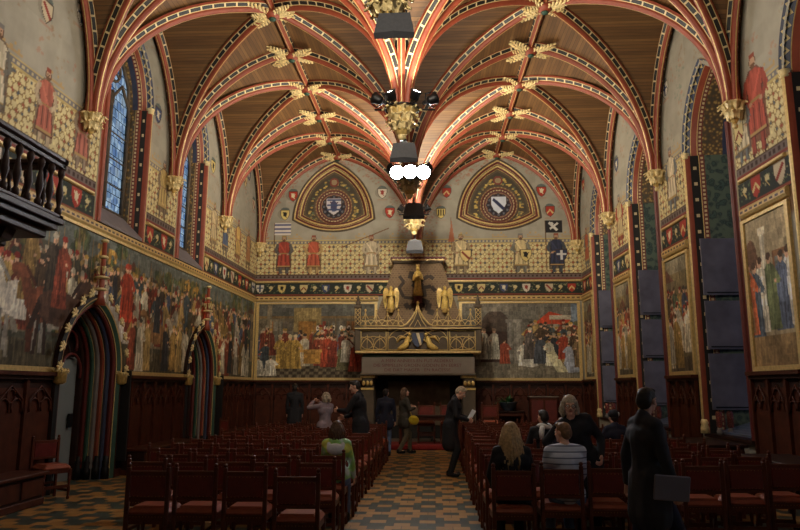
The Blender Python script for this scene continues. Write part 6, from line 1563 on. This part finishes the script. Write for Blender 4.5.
# seated boy
p, i_ = person('boy with light brown hair in a pale striped shirt, seated with his back to us', (1.9, 7.5, 0), .05, 1.63, sit=True, seat=.5, hy=38, lean=4, hl=(-.17, .32, .66), hr=(.17, .32, .66), top='striped_shirt', bot='jeans', hair='hair_lightbrown', vox=.009, collar=False)
# blonde woman
p, i_ = person('woman with long loose blond hair and a black jacket, seated at the aisle end', (1.33, 7.42, 0), .0, 1.62, sit=True, seat=.5, hy=-10, lean=3, hl=(-.18, .3, .68), hr=(.18, .3, .68), top='coat_black', bot='dark_trousers', hair='hair_blond', hairlen=.42, hair_n=90, sex='f')
p, i_ = person('person with short dark hair, pale scarf and black coat seated further forward', (2.2, 10.85, 0), .2, 1.68, sit=True, seat=.5, hy=10, lean=0, hl=(-.2, .3, .66), hr=(.2, .3, .66), top='coat_black', hair='hair_dark')
mb = MB(); P = [i_['S'](.1 * math.cos(t), .09 * math.sin(t) - .01, .53 + .02 * math.sin(2 * t)) for t in [2 * PI * q / 14 for q in range(15)]]; mb.tube(P, .035, 'scarf_white', 8); mb.tube([i_['S'](-.06, -.1, .53), i_['S'](-.09, -.14, .46), i_['S'](-.1, -.15, .36)], [.04, .045, .03], 'scarf_white', 8); mb.build('scarf', p)
p, i_ = person('child with brown hair in a dark jacket seated beside the person in a pale scarf', (2.34, 10.02, 0), .1, 1.52, sit=True, seat=.5, top='coat_navy', hl=(-.17, .3, .66), hr=(.17, .3, .66), hair='hair_brown')
p, i_ = person('person in a dark woolly hat with a white patch, seated near the windows', (3.5, 11.8, 0), .3, 1.6, sit=True, seat=.5, top='coat_navy', hl=(-.2, .3, .66), hr=(.2, .3, .66), hair='hair_dark', sex='f')
mb = MB(); mb.ell(i_['H'](0, -.02, .06), (.092, .102, .08), 'rucksack', 14, 9, i_['HR']); q_ = mb.build('woolly_hat', p); mb = MB(); mb.ell(i_['H'](.03, -.08, .06), (.05, .04, .045), 'scarf_white', 10, 7, i_['HR']); mb.build('white_patch', q_)
# girl
p, i_ = person('girl with brown hair in a bright green and yellow jacket, seated at the aisle', (-.7, 8.86, 0), .0, 1.5, sit=True, seat=.5, top='green_jacket', bot='jeans', hair='hair_brown', hairlen=.2, hair_n=60, sex='f', hl=(-.18, .28, .7), hr=(.24, .2, .62), hp=-8)
mb = MB(); mb.ell(i_['S'](0, -.135, .4), (.11, .045, .075), 'shirt_white', 14, 9); [mb.cap(i_['S'](q * .09, -.12, .42), i_['S'](q * .11, -.02, .5), .035, .03, 'shirt_white') for q in (-1, 1)]; remesh(mb.build('hood', p), .012)
# man reading
p, i_ = person('man in a long black coat standing in the aisle, bowed over papers', (.84, 13.85, 0), math.radians(-98), 1.78, lean=14, hp=-30, hl=(-.1, .34, 1.08), hr=(.12, .36, 1.05), top='coat_black', bot='dark_trousers', coat=.6, hair='hair_grey', vox=.008, curl=.9)
h = (W(p, i_['hl']) + W(p, i_['hr'])) / 2; mb = MB(); mb.bbox(-.075, .075, -.004, .004, -.11, .11, 'paper', .002); mb.bbox(-.07, .08, .006, .012, -.1, .105, 'paper', .002)
tag(mb.build('leaflet', None, (h.x + .06, h.y, h.z + .08), (-.5, .2, -1.2)), 'white folded leaflet held by the man in the long black coat', 'leaflet')
# woman with yellow bag
p, i_ = person('woman with long brown hair and an olive coat walking past the hearth', (-.25, 18.4, 0), math.radians(-62), 1.7, hy=-10, hp=8, hl=(-.16, .24, 1.22), hr=(.14, .24, 1.2), fl=(-.08, .2, .08), fr=(.1, -.2, .1), top='coat_olive', bot='khaki', coat=.78, hair='hair_brown', hairlen=.3, sex='f', slim=.95)
mb = MB(); mb.ell((0, 0, 0), (.14, .07, .12), 'bag_yellow', 14, 9); mb.ell((0, -.02, .05), (.125, .07, .06), 'bag_yellow', 12, 7); b_ = remesh(mb.build('handbag', None, (.0, 18.2, .86), (0, .25, 0)), .015); tag(b_, 'yellow shoulder bag hanging at the hip of the woman in olive', 'bag')
mb = MB(); mb.tube([(-.08, 0, .08), (-.2, .05, .3), (-.28, .12, .46)], .008, 'bag_yellow', 6); mb.build('strap', b_)
# man in jeans
p, i_ = person('person in a navy jacket and blue jeans near the front rows', (-.7, 17.75, 0), .1, 1.68, hy=-20, top='coat_navy', bot='jeans', coat=.8, hair='hair_dark', hl=(-.24, .05, .85), hr=(.25, .06, .85))
# tall man
p, i_ = person('tall man with receding dark hair in a black jacket, hand held out among the chairs', (-.9, 13.62, 0), math.radians(82), 1.86, lean=7, hy=8, hp=-10, hl=(-.05, .42, 1.17), hr=(.1, .33, 1.05), top='coat_black', bot='dark_trousers', coat=.72, hair='hair_dark', vox=.008, curl=.4)
# photographing woman
p, i_ = person('woman in a pale mauve jacket raising a camera between the rows', (-1.84, 15.15, 0), math.radians(48), 1.6, lean=-2, hy=10, hp=8, hl=(-.12, .3, 1.52), hr=(.06, .3, 1.5), top='coat_mauve', bot='dark_trousers', coat=.8, hair='hair_grey', hairlen=.1, sex='f', vox=.008, curl=1.1, palm_l=(1, 0, .2), palm_r=(-1, 0, .2))
h = (W(p, i_['hl']) + W(p, i_['hr'])) / 2; mb = MB(); mb.bbox(-.05, .05, -.012, .012, -.03, .03, 'black_metal', .006); mb.lathe((0, 0, 0), [(.02, .01), (.02, .03)], 'black_metal', 10)
tag(mb.build('camera_body', None, (h.x - .03, h.y + .05, h.z + .06), (0, 0, math.radians(48))), 'small black compact camera held up by the woman in mauve', 'camera')
# person by the panelling
p, i_ = person('person in a long black coat looking at the panelling of the far wall', (-3.7, 21.1, 0), .15, 1.82, hp=10, top='coat_black', bot='dark_trousers', coat=.6, hair='hair_dark')

# ---------------------------------------------------------------- light, sky, camera
for k, loc, d, m in LAMPS:
    e = 10
    if m == 'lamp_strong': area(loc + d * .08, d, LAMPE['strong'], .3, col=(.95, .96, 1.), spread=150)
    elif 0: area(loc, d, 1, .3, (.95, .96, 1.))
    else: area(loc + d * .06, d, LAMPE['far'] if (k == 2 and d.y > .9) else LAMPE[k], .2, WARM)
w = bpy.data.worlds.new('world'); SC.world = w; w.use_nodes = True; t = w.node_tree; t.nodes.clear()
out = t.nodes.new('ShaderNodeOutputWorld'); bg = t.nodes.new('ShaderNodeBackground'); sky = t.nodes.new('ShaderNodeTexSky')
sky.sky_type = 'HOSEK_WILKIE'; sky.turbidity = 6; sky.sun_direction = (-.3, -.5, .6)
mx = t.nodes.new('ShaderNodeMix'); mx.data_type = 'RGBA'; mx.inputs[0].default_value = .55; t.links.new(sky.outputs[0], mx.inputs[6]); mx.inputs[7].default_value = (.2, .215, .24, 1); t.links.new(mx.outputs[2], bg.inputs[0]); bg.inputs[1].default_value = WORLD; t.links.new(bg.outputs[0], out.inputs[0])
cam = bpy.data.cameras.new('camera'); co = bpy.data.objects.new('camera', cam); COL.objects.link(co); SC.camera = co
cam.sensor_width = 36; cam.lens = 36 * 687 / 800; cam.clip_start = .05
co.location = (.53, 0, 1.68)
co.rotation_euler = (Matrix.Rotation(.0492, 3, 'Z') @ Matrix.Rotation(PI / 2 + .177, 3, 'X') @ Matrix.Rotation(.0019, 3, 'Z')).to_euler()
SC.view_settings.view_transform = 'Standard'; SC.view_settings.look = 'None'; SC.view_settings.exposure = EXPO; SC.view_settings.gamma = 1
SC.view_settings.use_curve_mapping = False
SC.cycles.use_denoising = True; SC.cycles.max_bounces = 8; SC.cycles.sample_clamp_indirect = 3
